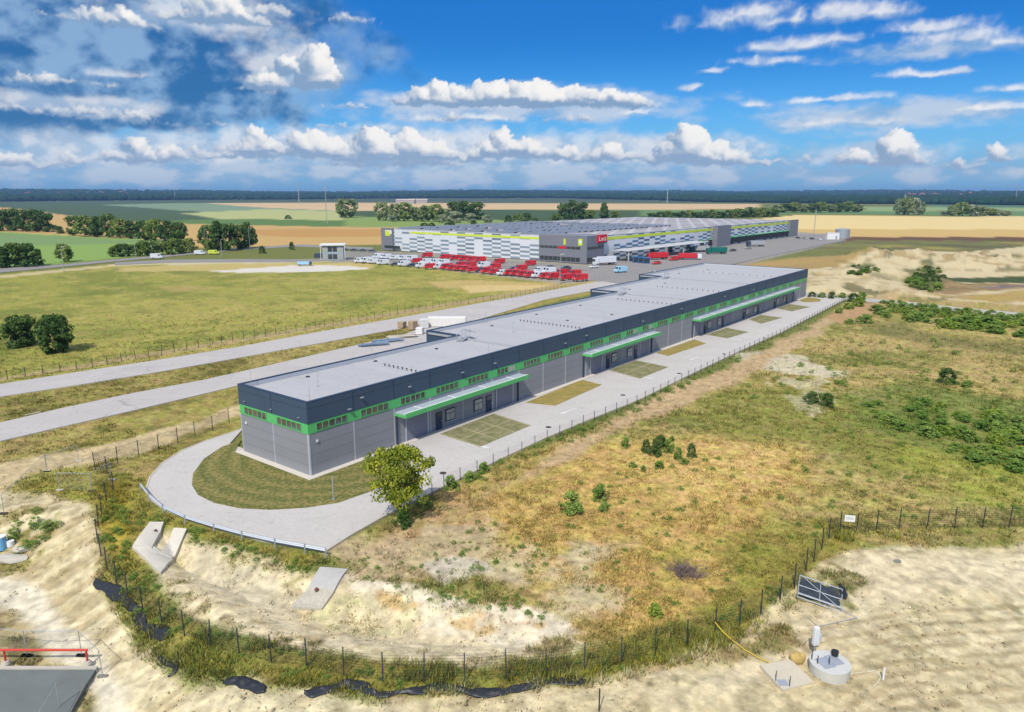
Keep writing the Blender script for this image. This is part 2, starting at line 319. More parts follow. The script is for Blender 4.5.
    # bare sand outside the fence
    SL = [(-300,500),(0,486),(50,492),(90,505),(97,530),(99,556),(112,590),(136,625),(165,650),(210,672),(290,686),(380,694),(480,692),(590,682),(625,668),(690,655),(740,640),(758,612),(790,585),(820,560),(850,548),(900,547),(1024,546),(1700,550),(1700,1400),(512,2600),(-1300,1400)]
    P(SL, SAND, .08, .5, 1.2, ws=4)
    w = (sdist(x, y, poly(SL), .5) > 0).astype(float)
    lay(w * sm(n1, .42, .62) * .45, S(204,184,138)); lay(w * sm(n2, .52, .7) * .5, S(232,216,178)); lay(w * sm(nb, .58, .74) * .35, S(168,148,108)); lay(w * sm(fbm(x, y, 2.2, 5, 97, .65), .57, .70) * .4, S(192,174,130)); lay(w * sm(fbm(x, y, 1.6, 4, 98), .67, .76) * .5, S(130,124,80))
    P([(850,556),(1024,548),(1400,560),(1400,600),(1000,590),(880,610),(800,640),(760,680),(700,690),(720,655),(800,620)], S(228,212,178), .05, 1, 2.5, k=.6, ws=4)
    P([(770,590),(830,560),(870,575),(850,600),(800,612)], S(126,124,74), 1, .6, 2, k=.8, nz=sm(nb, .4, .6), ws=2)
    P([(690,655),(740,640),(790,620),(795,640),(740,662),(700,664)], S(132,118,66), 1, .5, 1.2, k=.8, ws=2)
    P([(840,690),(1024,640),(1500,620),(1500,900),(700,900),(760,720)], S(206,190,150), .1, 3, 4, k=.5, ws=6)
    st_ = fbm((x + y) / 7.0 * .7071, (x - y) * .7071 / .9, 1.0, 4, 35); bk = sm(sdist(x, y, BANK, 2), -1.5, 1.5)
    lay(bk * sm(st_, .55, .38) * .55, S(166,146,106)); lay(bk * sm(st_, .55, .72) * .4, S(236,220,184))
    # tyre tracks on the right sand
    for k in range(9):
        yy = 600 + k * 13; L = poly([(800 + 6 * k, yy + 30), (900, yy + 10 - k), (1100, yy - 2 * k)])
        lay(w * (1 - sm(ldist(x, y, L, 1), .10, .32)) * .42 * (nb > .35), S(160,138,98))
    # pit, path and ramp lower left
    dp = sdist(x, y, PIT, 3)
    lay(sm(dp + 2 * (n2 - .5), -1, 1.5) * .85, S(178,162,118), .3); lay(sm(dp + 3 * (n2 - .5), 0, 2) * sm(nb, .45, .6) * .7, S(108,104,66), 1)
    P([(-40,566),(8,572),(40,592),(62,622),(98,650),(122,684),(132,730),(96,760),(94,700),(72,668),(40,640),(16,608),(-40,590)], S(230,220,194), .0, .5, .6, z=-2.6, ws=2)
    P([(0,522),(38,512),(66,520),(48,540),(20,556),(-20,560)], S(140,132,76), .9, .5, 1.2, k=.85, nz=sm(nb, .38, .55), z=-1, ws=2)
    ng = fbm(x, y, .55, 3, 91)
    col *= (1 + (ng - .5) * .85 * (1 - sm(r, 80, 300)))[:, None]
    return np.clip(col, 0, 1), np.clip(g, 0, 1)

# ------------------------------------------------------------------ materials
def new_mat(name):
    m = bpy.data.materials.new(name); m.use_nodes = True; nt = m.node_tree; nt.nodes.clear(); w = NT(nt)
    out = w.n.new('ShaderNodeOutputMaterial'); return m, w, out
def bsdf(w, out, col, rough=.8, metal=0.0, spec=.3, normal=None, alpha=None, trans=None):
    b = w.n.new('ShaderNodeBsdfPrincipled'); w.put(b.inputs['Base Color'], col if not isinstance(col, tuple) else (*col[:3], 1))
    w.put(b.inputs['Roughness'], rough); w.put(b.inputs['Metallic'], metal); w.put(b.inputs['Specular IOR Level'], spec)
    if normal is not None: w.put(b.inputs['Normal'], normal)
    if alpha is not None: w.put(b.inputs['Alpha'], alpha)
    w.l.new(b.outputs[0], out.inputs[0]); return b
MATS = {}
def mat(name, col, rough=.75, metal=0.0, var=.12, scale=2.0, bump=0.0, spec=.3):
    if name in MATS: return MATS[name]
    m, w, out = new_mat(name); oc = w.node('ShaderNodeTexCoord').outputs['Object']
    n = w.noise(oc, scale, 5, .6)
    f = w.m('MULTIPLY_ADD', n, 2 * var, 1 - var)
    c = w.mix(1.0, (*col[:3], 1), w.node('ShaderNodeCombineColor', (f, f, f)).outputs[0], 'MULTIPLY')
    nm = None
    if bump: nm = w.node('ShaderNodeBump', {'Strength': bump, 'Distance': .05, 'Height': w.noise(oc, scale * 8, 4)}).outputs[0]
    bsdf(w, out, c, rough, metal, spec, nm); MATS[name] = m; return m

def ground_mat():
    m, w, out = new_mat('ground_cover')
    at_ = w.node('ShaderNodeAttribute', attribute_name='cover'); c = at_.outputs['Color']; g = at_.outputs['Alpha']
    P = w.node('ShaderNodeTexCoord').outputs['Object']
    a = w.noise(P, 1.6, 6, .65); b = w.noise(P, 5.0, 5, .7); s = w.noise(P, .45, 4, .6)
    v = w.m('ADD', w.m('MULTIPLY_ADD', a, 1.2, .40), w.m('MULTIPLY_ADD', b, 1.5, -.75))
    amt = w.m('MULTIPLY_ADD', g, .62, .34)
    f = w.m('MULTIPLY_ADD', w.m('SUBTRACT', v, 1.0), amt, 1.0)
    c2 = w.mix(1.0, c, w.node('ShaderNodeCombineColor', (f, f, f)).outputs[0], 'MULTIPLY')
    # grassland: some tufts greener, some bleached
    tint = w.mix(w.ss(s, .38, .62), (1.0, 1.10, .80, 1), (1.10, .97, 1.05, 1))
    c3 = w.mix(w.m('MULTIPLY', g, .8), c2, w.mix(1.0, c2, tint, 'MULTIPLY'))
    hb = w.m('ADD', w.m('MULTIPLY', a, .5), w.m('MULTIPLY', b, .35))
    nm = w.node('ShaderNodeBump', {'Strength': .75, 'Distance': .12, 'Height': hb}).outputs[0]
    bsdf(w, out, c3, .95, 0, .1, nm); return m

# ------------------------------------------------------------------ object helpers
def tag(o, label=None, cat=None, group=None, kind=None):
    if label: o['label'] = label
    if cat: o['category'] = cat
    if group: o['group'] = group
    if kind: o['kind'] = kind
    return o
def empty(name, loc=(0, 0, 0), rz=0.0, label=None, cat=None, group=None):
    o = bpy.data.objects.new(name, None); o.empty_display_size = .5; COL.objects.link(o)
    o.location = loc; o.rotation_euler = (0, 0, rz); return tag(o, label, cat, group)
class MB:
    def __init__(s): s.v = []; s.f = []; s.mi = []
    def add(s, vs, fs, mi=0):
        n = len(s.v); s.v += [tuple(map(float, p)) for p in vs]; s.f += [tuple(i + n for i in f) for f in fs]; s.mi += [mi] * len(fs); return s
    def box(s, x0, x1, y0, y1, z0, z1, mi=0):
        return s.add([(x0,y0,z0),(x1,y0,z0),(x1,y1,z0),(x0,y1,z0),(x0,y0,z1),(x1,y0,z1),(x1,y1,z1),(x0,y1,z1)],
                     [(0,3,2,1),(4,5,6,7),(0,1,5,4),(1,2,6,5),(2,3,7,6),(3,0,4,7)], mi)
    def prism(s, P, z0, z1, mi=0):     # P: list of xy, ccw or cw
        P = [tuple(p) for p in P]; ar = sum(P[i][0] * P[(i + 1) % len(P)][1] - P[(i + 1) % len(P)][0] * P[i][1] for i in range(len(P)))
        if ar < 0: P = P[::-1]
        n = len(P); vs = [(x, y, z0) for x, y in P] + [(x, y, z1) for x, y in P]
        return s.add(vs, [tuple(range(n))[::-1], tuple(range(n, 2 * n))] + [(i, (i + 1) % n, n + (i + 1) % n, n + i) for i in range(n)], mi)
    def prof(s, P, y0, y1, mi=0):      # side profile P (x,z) extruded along y
        n = len(P); vs = [(x, y0, z) for x, z in P] + [(x, y1, z) for x, z in P]
        return s.add(vs, [tuple(range(n)), tuple(range(n, 2 * n))[::-1]] + [(i, n + i, n + (i + 1) % n, (i + 1) % n) for i in range(n)], mi)
    def tube(s, A, B, r, n=6, r2=None, mi=0, caps=True):
        A, B = Vector(A), Vector(B); d = (B - A)
        if d.length < 1e-6: return s
        q = d.to_track_quat('Z', 'Y'); r2 = r if r2 is None else r2
        vs = [A + q @ Vector((r * math.cos(2 * math.pi * i / n), r * math.sin(2 * math.pi * i / n), 0)) for i in range(n)]
        vs += [B + q @ Vector((r2 * math.cos(2 * math.pi * i / n), r2 * math.sin(2 * math.pi * i / n), 0)) for i in range(n)]
        fs = [(i, (i + 1) % n, n + (i + 1) % n, n + i) for i in range(n)]
        if caps: fs += [tuple(range(n))[::-1], tuple(range(n, 2 * n))]
        return s.add(vs, fs, mi)
    def path(s, pts, r, n=6, mi=0):
        for a_, b_ in zip(pts[:-1], pts[1:]): s.tube(a_, b_, r, n, mi=mi)
        return s
    def build(s, name, mats, parent=None, loc=None, rz=None, bevel=0, smooth=False):
        me = bpy.data.meshes.new(name); me.from_pydata(s.v, [], s.f)
        for m_ in (mats if isinstance(mats, (list, tuple)) else [mats]): me.materials.append(m_)
        me.polygons.foreach_set('material_index', s.mi)
        if smooth: me.polygons.foreach_set('use_smooth', [True] * len(s.f))
        me.update(); o = bpy.data.objects.new(name, me); COL.objects.link(o)
        if loc is not None: o.location = loc
        if rz is not None: o.rotation_euler = (0, 0, rz)
        if parent is not None: o.parent = parent
        if bevel:
            b = o.modifiers.new('bevel', 'BEVEL'); b.width = bevel; b.segments = 2; b.limit_method = 'ANGLE'
        return o
def children(o): return [c for c in bpy.data.objects if c.parent == o]
def copy_tree(o, kids, loc, rz, label=None, group=None, scale=None):
    c = o.copy(); COL.objects.link(c); c.location = loc; c.rotation_euler = (0, 0, rz)
    if scale: c.scale = scale
    if label: c['label'] = label
    if group: c['group'] = group
    for k, subs in kids:
        d = k.copy(); COL.objects.link(d); d.parent = c
        for s_ in subs: e_ = s_.copy(); COL.objects.link(e_); e_.parent = d
    return c
def tree_of(o): return [(k, children(k)) for k in children(o)]
def np_mesh(name, verts, faces, mats, mi=None, smooth=False):
    me = bpy.data.meshes.new(name); nf, k = faces.shape
    me.vertices.add(len(verts)); me.vertices.foreach_set('co', verts.astype(np.float32).ravel())
    me.loops.add(nf * k); me.loops.foreach_set('vertex_index', faces.astype(np.int32).ravel())
    me.polygons.add(nf); me.polygons.foreach_set('loop_start', np.arange(0, nf * k, k, dtype=np.int32))
    try: me.polygons.foreach_set('loop_total', np.full(nf, k, dtype=np.int32))
    except Exception: pass
    if mi is not None: me.polygons.foreach_set('material_index', mi.astype(np.int32))
    if smooth: me.polygons.foreach_set('use_smooth', np.ones(nf, bool))
    for m_ in mats: me.materials.append(m_)
    me.update(calc_edges=True); return me
def set_attr(me, name, rgba):
    a_ = me.color_attributes.new(name, 'FLOAT_COLOR', 'POINT'); a_.data.foreach_set('color', rgba.astype(np.float32).ravel())
def ordinal(i): return ['first','second','third','fourth','fifth','sixth','seventh','eighth','ninth','tenth','eleventh','twelfth','thirteenth','fourteenth','fifteenth','sixteenth','seventeenth','eighteenth','nineteenth','twentieth','21st','22nd','23rd','24th','25th','26th','27th','28th','29th','30th'][i]

# ------------------------------------------------------------------ ground sheet
def build_ground():
    pys = np.arange(790, 204, -1.0); rr = H / np.tan(PITCH + np.arctan((pys - 356) / F))
    rad = np.concatenate([[3, 8, 14, 19, 22], rr[rr > 23]]); rad = np.concatenate([rad, np.geomspace(rad[-1] * 1.012, 14000, 110)])
    azs = np.radians(np.concatenate([np.arange(-43, 43, .095), np.linspace(43, 317, 60)[:-1]]))
    R_, A_ = np.meshgrid(rad, azs, indexing='ij'); x = (R_ * np.sin(A_)).ravel(); y = (R_ * np.cos(A_)).ravel()
    nr, na = R_.shape
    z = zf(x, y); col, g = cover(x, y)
    # clods and ruts near the camera: soil is rougher than turf
    r = np.hypot(x, y); rm = 1 - road_mask(x, y, 2)
    rough = (1 - sm(r, 60, 160)) * rm
    z += rough * (.14 * (1 - g) + .12) * (fbm(x, y, 1.3, 4, 61) - .55) + rough * (1 - g) * .35 * (fbm(x, y, 4.5, 3, 66) - .6)
    z = np.where(road_mask(x, y, .7) > .9, np.minimum(z, -.10), z)
    v = np.column_stack([x, y, z]); v = np.vstack([v, [[0, 0, -.2]]])
    i = np.arange(nr - 1)[:, None] * na; j = np.arange(na)[None, :]; j2 = (j + 1) % na
    f = np.stack([i + j, i + na + j, i + na + j2, i + j2], -1).reshape(-1, 4)[:, ::-1]
    f = np.vstack([f, np.stack([np.full(na, nr * na), np.arange(na), (np.arange(na) + 1) % na, np.full(na, nr * na)], -1)[:, [0, 1, 2, 2]]]) if False else f
    me = np_mesh('ground', v, f, [ground_mat()], smooth=True)
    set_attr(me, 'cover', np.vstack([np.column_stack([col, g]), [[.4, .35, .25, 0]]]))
    o = bpy.data.objects.new('ground', me); COL.objects.link(o); o['kind'] = 'structure'
build_ground()
# ------------------------------------------------------------------ clouds: a far band of the sky, 30 km out
# px, py (middle of the flat base), half width, height: heaped clouds, then streaks
CUM = [(510,106,112,30),(455,104,60,22),(590,106,62,22),(545,100,60,30),(625,107,34,14),
     (22,166,34,18),(70,164,22,9),(100,163,30,14),(140,162,32,20),(172,161,24,15),(205,155,20,12),(252,152,30,24),(232,158,40,18),(272,158,26,16),(330,156,46,30),(300,158,26,14),(372,160,36,30),(410,158,44,24),(450,160,52,28),(395,166,66,16),(498,158,44,24),(530,158,40,20),(560,160,34,16),
     (590,161,26,20),(612,160,26,18),(645,160,26,16),(686,163,34,34),(668,162,26,20),(725,165,34,22),(745,165,22,22),(765,164,18,10),(798,163,14,8),(878,164,36,26),(893,158,16,30),(850,163,22,10),(955,168,10,12),(995,162,14,14),(975,168,14,6),
     (135,29,20,18),(300,74,20,34),(315,88,16,36),(280,88,34,20),(262,92,22,12),(215,22,46,26),(250,14,36,20),(75,20,34,14),(60,84,46,12),(30,112,36,12),(75,115,34,12),(120,120,34,11),(155,124,22,7),(230,127,24,7),(345,107,24,8),(355,22,26,9),(462,120,34,10),(580,122,36,8),(332,127,18,9)]
W_CL = [(720,22,44,11),(755,14,40,11),(790,20,40,10),(830,16,50,11),(880,12,42,9),(770,48,34,7),(810,44,40,9),(838,40,30,6),(745,62,26,6),(782,60,36,6),(925,28,40,7),(965,38,50,10),(1010,42,50,8),(925,74,34,4),(950,72,24,4),(830,99,48,4),(757,105,20,4),(716,71,18,4),(694,87,14,4),(1010,90,24,5),(985,108,50,4),(860,122,60,6),(470,118,60,5),(630,112,30,4),(110,74,30,5)]
G_CL = [(60,40,150,62),(160,55,140,60),(235,50,85,48),(20,92,100,40),(150,100,110,26),(215,108,60,12),(20,130,50,10),(120,122,70,9),(-100,60,150,70)]
THIN = [(525,103,140,13),(520,98,110,10),(300,160,220,24),(480,160,200,22),(640,160,170,18),(110,165,110,14),(960,112,80,8),(860,120,60,7),(430,172,420,22),(850,172,300,16),(100,170,200,18),(880,118,130,14),(520,112,170,14),(930,52,90,12),(640,178,300,9)]
VEIL = [(120,150,110,15),(240,146,90,16),(350,146,90,18),(450,148,90,18),(560,150,90,14),(690,152,80,14),(520,98,120,12),(290,66,44,26),(200,14,80,22),(30,160,50,9),(885,152,50,12),(60,104,90,10)]
def ae(x, y):
    dx, dy = (x - 512) / F, (356 - y) / F; d = Vector((dx, _c + dy * _s, -_s + dy * _c)).normalized()
    return math.degrees(math.atan2(d.x, d.y)), math.degrees(math.asin(d.z))
PXD = 57.3 / F
def blobs(az, el, L, k=5.0):
    acc = np.zeros(az.shape)
    for (x, y, rx, ry) in L:
        a0, e0 = ae(x, y)
        dy = (el - e0) / (ry * PXD); dy = np.where(dy < 0, dy * 1.5, dy)      # flat bases
        d = 1 - np.sqrt(((az - a0) / (rx * PXD)) ** 2 + dy ** 2)
        acc += np.exp(k * np.clip(d, -3, 2))
    return np.log(acc + 1e-9) / k
def ridg(x, y, size, oct, seed):
    s = 0; amp = 1; tot = 0; f = 1 / size
    for o in range(oct):
        n = vn(x * f + 5.1 * o, y * f + 3.7 * o, seed + o); s = s + amp * (1 - np.abs(2 * n - 1)); tot += amp; amp *= .55; f *= 2.1
    return s / tot
GAZ, GEL, GST = 46.0, 20.0, .055
def heaps():
    """heaped clouds as overlapping spheres: a height field on an az/el lattice"""
    na, ne = int(2 * GAZ / GST) + 1, int((GEL + 1) / GST) + 1; Hm = np.zeros((ne, na)); Bs = np.zeros((ne, na)) - 9; R = np.random.RandomState(42)
    def puff(a0, e0, r, hgt, base):
        i0, i1 = int((e0 - r + 1) / GST), int((e0 + r + 1) / GST) + 2; j0, j1 = int((a0 - r + GAZ) / GST), int((a0 + r + GAZ) / GST) + 2
        i0, j0 = max(i0, 0), max(j0, 0); i1, j1 = min(i1, ne), min(j1, na)
        if i1 <= i0 or j1 <= j0: return
        E_, A_ = np.meshgrid(np.arange(i0, i1) * GST - 1, np.arange(j0, j1) * GST - GAZ, indexing='ij'); d2 = ((A_ - a0) ** 2 + (E_ - e0) ** 2) / (r * r)
        z = np.where(d2 < 1, np.sqrt(np.maximum(0, 1 - d2)) * r + hgt, 0) * sm(E_, base - .22, base + .12); sub = Hm[i0:i1, j0:j1]; k = z > sub; sub[k] = z[k]; Bs[i0:i1, j0:j1][k] = base
    for (x, y, rx, h) in CUM:
        a0, e0 = ae(x, y); RX, HH = rx * PXD, h * PXD
        n = int(10 + 9 * RX * max(HH, .6)); n = min(n, 90)
        for k in range(n):
            u = R.uniform(-1, 1); env = (1 - abs(u) ** 1.7) * (.6 + .4 * math.sin(3.1 * u + x)); v = R.rand() ** 1.2
            r = HH * R.uniform(.16, .40) * (.45 + .75 * env) + .06; cy = e0 + v * max(HH * env - r * .7, 0)
            puff(a0 + u * RX * .95, cy, r, .12 * R.rand(), e0)
            for q in range(4):
                t = R.uniform(.1, 3.0); puff(a0 + u * RX * .95 + r * .85 * math.cos(t), cy + r * .8 * math.sin(t), r * R.uniform(.25, .5), .25 * r, e0)
    return Hm, Bs
HM, BSM = heaps()
def latt(G, az, el):
    a = np.abs(((az + GAZ) % (4 * GAZ)) - 2 * GAZ); a = 2 * GAZ - a        # mirrored beyond the lattice
    x = np.clip(a / GST, 0, G.shape[1] - 1.001); y = np.clip((el + 1) / GST, 0, G.shape[0] - 1.001); i, j = y.astype(int), x.astype(int); fy, fx = y - i, x - j
    return (G[i, j] * (1 - fx) + G[i, j + 1] * fx) * (1 - fy) + (G[i + 1, j] * (1 - fx) + G[i + 1, j + 1] * fx) * fy
def clouds(az, el):
    wx = 3.0 * (fbm(az, el * 1.6, 2.2, 4, 201) - .5); wy = 1.3 * (fbm(az, el * 1.6, 1.6, 4, 202) - .5)
    def dens(da, de):
        A, E = az + da, el + de
        b = blobs(A + wx * .5, E + wy * .4, W_CL, 9)
        n = fbm(A, E * 1.15, 1.5, 7, 211, .52); p = ridg(A + wx * .3, E * 1.1 + wy * .3, 1.3, 5, 221)
        return b * 1.1 + 1.25 * (n - .5) + 1.0 * (p - .56) - .06
    d0, d1 = dens(0, 0), dens(-.12, .26)
    hb = sm(el, 0.5, 4.5)
    w1 = fbm(az, el, .9, 5, 271, .6) - .5; w2 = fbm(az, el, .9, 5, 277, .6) - .5; w3 = fbm(az, el, .28, 4, 281, .6) - .5; w4 = fbm(az, el, .28, 4, 283, .6) - .5
    A_, E_ = az + .95 * w1 + .26 * w3, el + .62 * w2 + .22 * w4
    rough = .34 * (fbm(az, el, .5, 5, 291, .6) - .5)
    h0 = latt(HM, A_, E_); q = .10; hx = (latt(HM, A_ + q, E_) - latt(HM, A_ - q, E_)) / (2 * q); hy = (latt(HM, A_, E_ + q) - latt(HM, A_, E_ - q)) / (2 * q)
    q = .5; gx = (latt(HM, A_ + q, E_) - latt(HM, A_ - q, E_)) / (2 * q); gy = (latt(HM, A_, E_ + q) - latt(HM, A_, E_ - q)) / (2 * q)
    hx = .55 * hx + .9 * gx; hy = .55 * hy + .9 * gy
    nl = 1 / np.sqrt(1 + hx * hx + hy * hy); shade = np.clip((-.38 * hx - .62 * hy + .60) * nl, 0, 1.1)
    hb_ = np.clip((E_ - latt(BSM, A_, E_)) / .75, 0, 1)
    aC = sm(h0 + 1.5 * rough * sm(h0, .0, .3), .0, .46) * .96
    litC = np.clip(sm(shade + .5 * rough, .08, .95) * (.45 + .55 * hb_), 0, 1)
    aW = sm(d0, -.15, .62 + .45 * hb) * (.97 - .22 * hb)
    lit = sm(d0 - d1, -.34, .30) * .62 + .38 * sm(fbm(az, el * 1.5, 1.9, 5, 231, .5), .36, .62)
    lit = lit * (.55 + .45 * sm(d0, .05, .75))
    g = blobs(az + wx, el + wy, G_CL, 4)
    ng = fbm(az, el * 1.3, 4.5, 6, 241, .5)
    aG = .86 * sm(g * 1.1 + 1.6 * (ng - .5) + .2, -.25, .6)
    ng2 = fbm(az + wx, el * 1.5 + wy, 3.8, 6, 251, .5)
    t = blobs(az + wx, el + wy * .7, THIN, 4); nt = fbm(az, el * 2.6, 2.6, 6, 261, .55)
    aT = .80 * sm(t + 1.5 * (nt - .5), -.15, .8)
    low = sm(el, 5.0, 0.3)[:, None] if el.ndim == 1 else None
    def C(*c): return np.array(S(*c, k=1.0))
    lerp = lambda a_, b_, f: a_ * (1 - f[:, None]) + b_ * f[:, None]
    ng3 = fbm(az, el * 1.3, 1.3, 6, 255, .55); gc = lerp(C(46,104,160), C(146,180,214), sm(ng2 * .6 + ng3 * .4, .36, .62))
    gc = lerp(gc, C(134,166,204), .65 * low[:, 0])
    wc = lerp(C(160,188,218), C(255,252,248), lit)
    wc = lerp(wc, C(206,214,228), .32 * low[:, 0])
    tc = lerp(C(150,184,218), C(206,216,230), sm(nt, .36, .66))
    vb = blobs(az + wx * .8, el + wy * .6, VEIL, 5); aV = .74 * sm(vb + 1.3 * (fbm(az, el * 1.6, 1.8, 6, 263, .55) - .5) + .05, -.2, .6); vc = lerp(C(180,202,226), C(232,236,242), sm(fbm(az, el * 1.4, 1.3, 5, 267, .55), .36, .62))
    # over: thin, grey, white
    a_, c_ = aT, tc
    cc_ = lerp(C(134,164,198), C(255,252,247), litC); cc_ = lerp(cc_, C(212,220,232), .25 * low[:, 0])
    for aa, cc in ((aG, gc), (aV, vc), (aW, wc), (aC, cc_)):
        na = aa + a_ * (1 - aa); c_ = (cc * aa[:, None] + c_ * (a_ * (1 - aa))[:, None]) / np.maximum(na, 1e-4)[:, None]; a_ = na
    return c_, a_
def build_clouds():
    els = np.concatenate([np.arange(-1.0, 19.5, .09), np.linspace(19.6, 26, 20)])
    azs = np.concatenate([np.arange(-42, 42, .09), np.linspace(42, 318, 300)[:-1]])
    E_, A_ = np.meshgrid(els, azs, indexing='ij'); el, az = E_.ravel(), A_.ravel()
    azc = np.where(az > 180, az - 360, az)
    c, a_ = clouds(azc, el); a_ = a_ * (1 - sm(el, 20, 26)) * sm(el, -.9, -.2)
    R = 30000.0; er, ar = np.radians(el), np.radians(az)
    v = np.column_stack([R * np.sin(ar) * np.cos(er), R * np.cos(ar) * np.cos(er), H + R * np.sin(er)])
    nr, na = E_.shape; i = np.arange(nr - 1)[:, None] * na; j = np.arange(na)[None, :]; j2 = (j + 1) % na
    f = np.stack([i + j, i + j2, i + na + j2, i + na + j], -1).reshape(-1, 4)
    m, w, out = new_mat('cloud_vapour'); at_ = w.node('ShaderNodeAttribute', attribute_name='cloud')
    em = w.node('ShaderNodeEmission', {'Color': at_.outputs['Color'], 'Strength': 0.88}); tr = w.node('ShaderNodeBsdfTransparent')
    mx = w.node('ShaderNodeMixShader', (at_.outputs['Alpha'], tr.outputs[0], em.outputs[0])); w.l.new(mx.outputs[0], out.inputs[0])
    try: m.cycles.emission_sampling = 'NONE'
    except Exception: pass
    me = np_mesh('sky', v, f, [m], smooth=True); set_attr(me, 'cloud', np.column_stack([c, a_]))
    o = bpy.data.objects.new('sky', me); COL.objects.link(o); o['kind'] = 'structure'
build_clouds()
# ------------------------------------------------------------------ roads, yard
def paver_mat(name, col, bw=.4, bh=.2, var=.10, blotch=.12, stain=None, crack=.10):
    m, w, out = new_mat(name); P = w.node('ShaderNodeTexCoord').outputs['Object']
    b = w.node('ShaderNodeTexBrick', {'Vector': P, 'Color1': (1, 1, 1, 1), 'Color2': (.9, .9, .92, 1), 'Mortar': (.72, .71, .7, 1), 'Scale': 1.0, 'Mortar Size': .012, 'Brick Width': bw, 'Row Height': bh}).outputs['Color']
    n = w.noise(P, .18, 5, .6); n2 = w.noise(P, 2.2, 5, .6)
    f = w.m('ADD', w.m('MULTIPLY_ADD', n, 2 * blotch, 1 - blotch), w.m('MULTIPLY_ADD', n2, 2 * var, -var))
    c = w.mix(1.0, (*col, 1), w.node('ShaderNodeCombineColor', (f, f, f)).outputs[0], 'MULTIPLY')
    c = w.mix(.6, c, w.mix(1.0, c, b, 'MULTIPLY'))
    n3 = w.noise(P, .9, 6, .7); c = w.mix(w.m('MULTIPLY', w.ss(n3, .56, .70), .28), c, (.16, .155, .15, 1))
    cr = w.node('ShaderNodeTexVoronoi', {'Vector': w.v('ADD', P, w.v('MULTIPLY', w.node('ShaderNodeTexNoise', {'Vector': P, 'Scale': .8}).outputs['Color'], (1.5, 1.5, 0))), 'Scale': .16}, feature='DISTANCE_TO_EDGE').outputs['Distance']
    c = w.mix(w.m('MULTIPLY', w.m('LESS_THAN', cr, .005), crack), c, (.12, .11, .10, 1))
    d = w.ss(w.noise(P, .35, 6, .7, 1.0), .60, .78)
    c = w.mix(w.m('MULTIPLY', d, .35), c, (*(stain or S(170, 160, 140)), 1))
    bsdf(w, out, c, .88, 0, .2); return m
M_YARD = paver_mat('yard_paving', S(214, 209, 204)); M_ROAD = paver_mat('road_concrete', S(202, 197, 193), 6, 4, .05, .08, None, .3)
M_ASPH = paver_mat('asphalt', S(158, 154, 150), 8, 8, .08, .12)
M_CURB = mat('kerb_stone', S(205, 198, 184), .85, var=.1)
M_WHITE = mat('white_paint', S(232, 232, 232, 1.25), .6, var=.06)
def struct(o): o['kind'] = 'structure'; return o
def slab(name, P, m, z1=0.0, z0=-.45, px=True):
    P = [at(*q) for q in P] if px else [tuple(q) for q in P]
    return struct(MB().prism(P, z0, z1).build(name, m))
for nm, k in (('road', 'up'), ('road', 'low')): slab(nm, ROADS[k], M_ROAD, px=False, z1=0.0 if k == 'up' else .004)
for P in ROADX: slab('road', P, M_ASPH, px=False, z1=.01)
slab('yard_pavement', YARD, M_YARD, px=False, z1=.012)
slab('lot_pavement', [(560,283),(600,267),(590,262),(640,258),(700,247),(790,234.2),(822,233.8),(845,240.3),(760,258),(700,272),(664,279),(640,287),(600,281),(580,279.5)], M_ASPH, z1=.02)
slab('lot_pavement', [(352,262),(372,256),(420,258),(560,266),(600,267),(600,270),(540,268.5),(470,263),(400,260.5)], M_ASPH, z1=.015)
slab('crossing_road', XROAD, paver_mat('gravel_road', S(196,191,182), 8, 8, .1, .15), z1=.03, px=False)
# kerb along the yard edge
kb = MB(); ye = [at(*q) for q in YARD_PX]
for (a_, b_) in zip(ye[:-1], ye[1:]):
    a_, b_ = np.array(a_), np.array(b_); t_ = (b_ - a_) / np.hypot(*(b_ - a_)); n_ = np.array([-t_[1], t_[0]]) * .09
    kb.prism([a_ - n_, b_ - n_, b_ + n_, a_ + n_], -.3, .05)
struct(kb.build('kerb', M_CURB))
# dashes and arrows painted on the paving
pm = MB()
def dash(p, q, w_=.14, z=.004):
    a_, b_ = np.array(at(*p)), np.array(at(*q)); t_ = (b_ - a_) / np.hypot(*(b_ - a_)); n_ = np.array([-t_[1], t_[0]]) * w_ / 2
    P = [a_ - n_, b_ - n_, b_ + n_, a_ + n_]; pm.add([(x, y, z) for x, y in P], [(0, 1, 2, 3)])
for p, q in [((0,391.5),(12,389.5)),((42,384.2),(55,382)),((88,376.5),(103,374)),((158,365),(170,363)),((218,355),(232,352.6)),((280,344.5),(292,342.5)),((335,335),(346,333)),((395,324.8),(404,323.2)),((450,314.8),(459,313)),((500,305.6),(508,304.2)),((25,415),(40,411.8))]: dash(p, q, .16, .012)
def arrow(s0, t0, s1, t1, z=.019):
    a_, b_ = np.array(bp(s0, t0)), np.array(bp(s1, t1)); t_ = (b_ - a_) / np.hypot(*(b_ - a_)); n_ = np.array([-t_[1], t_[0]])
    q = b_ - t_ * 1.1
    for P in ([a_ - n_ * .09, q - n_ * .09, q + n_ * .09, a_ + n_ * .09], [q - n_ * .33, b_, b_, q + n_ * .33]): pm.add([(x, y, z) for x, y in P], [(0, 1, 2, 3)])
for s_ in (17.5, 58.5, 98): arrow(s_, -6.2, s_ + 0.6, -9.4); 
for s_ in (34, 75, 118): arrow(s_ + 3.6, -8.4, s_, -8.2)
struct(pm.build('road_marking', M_WHITE))
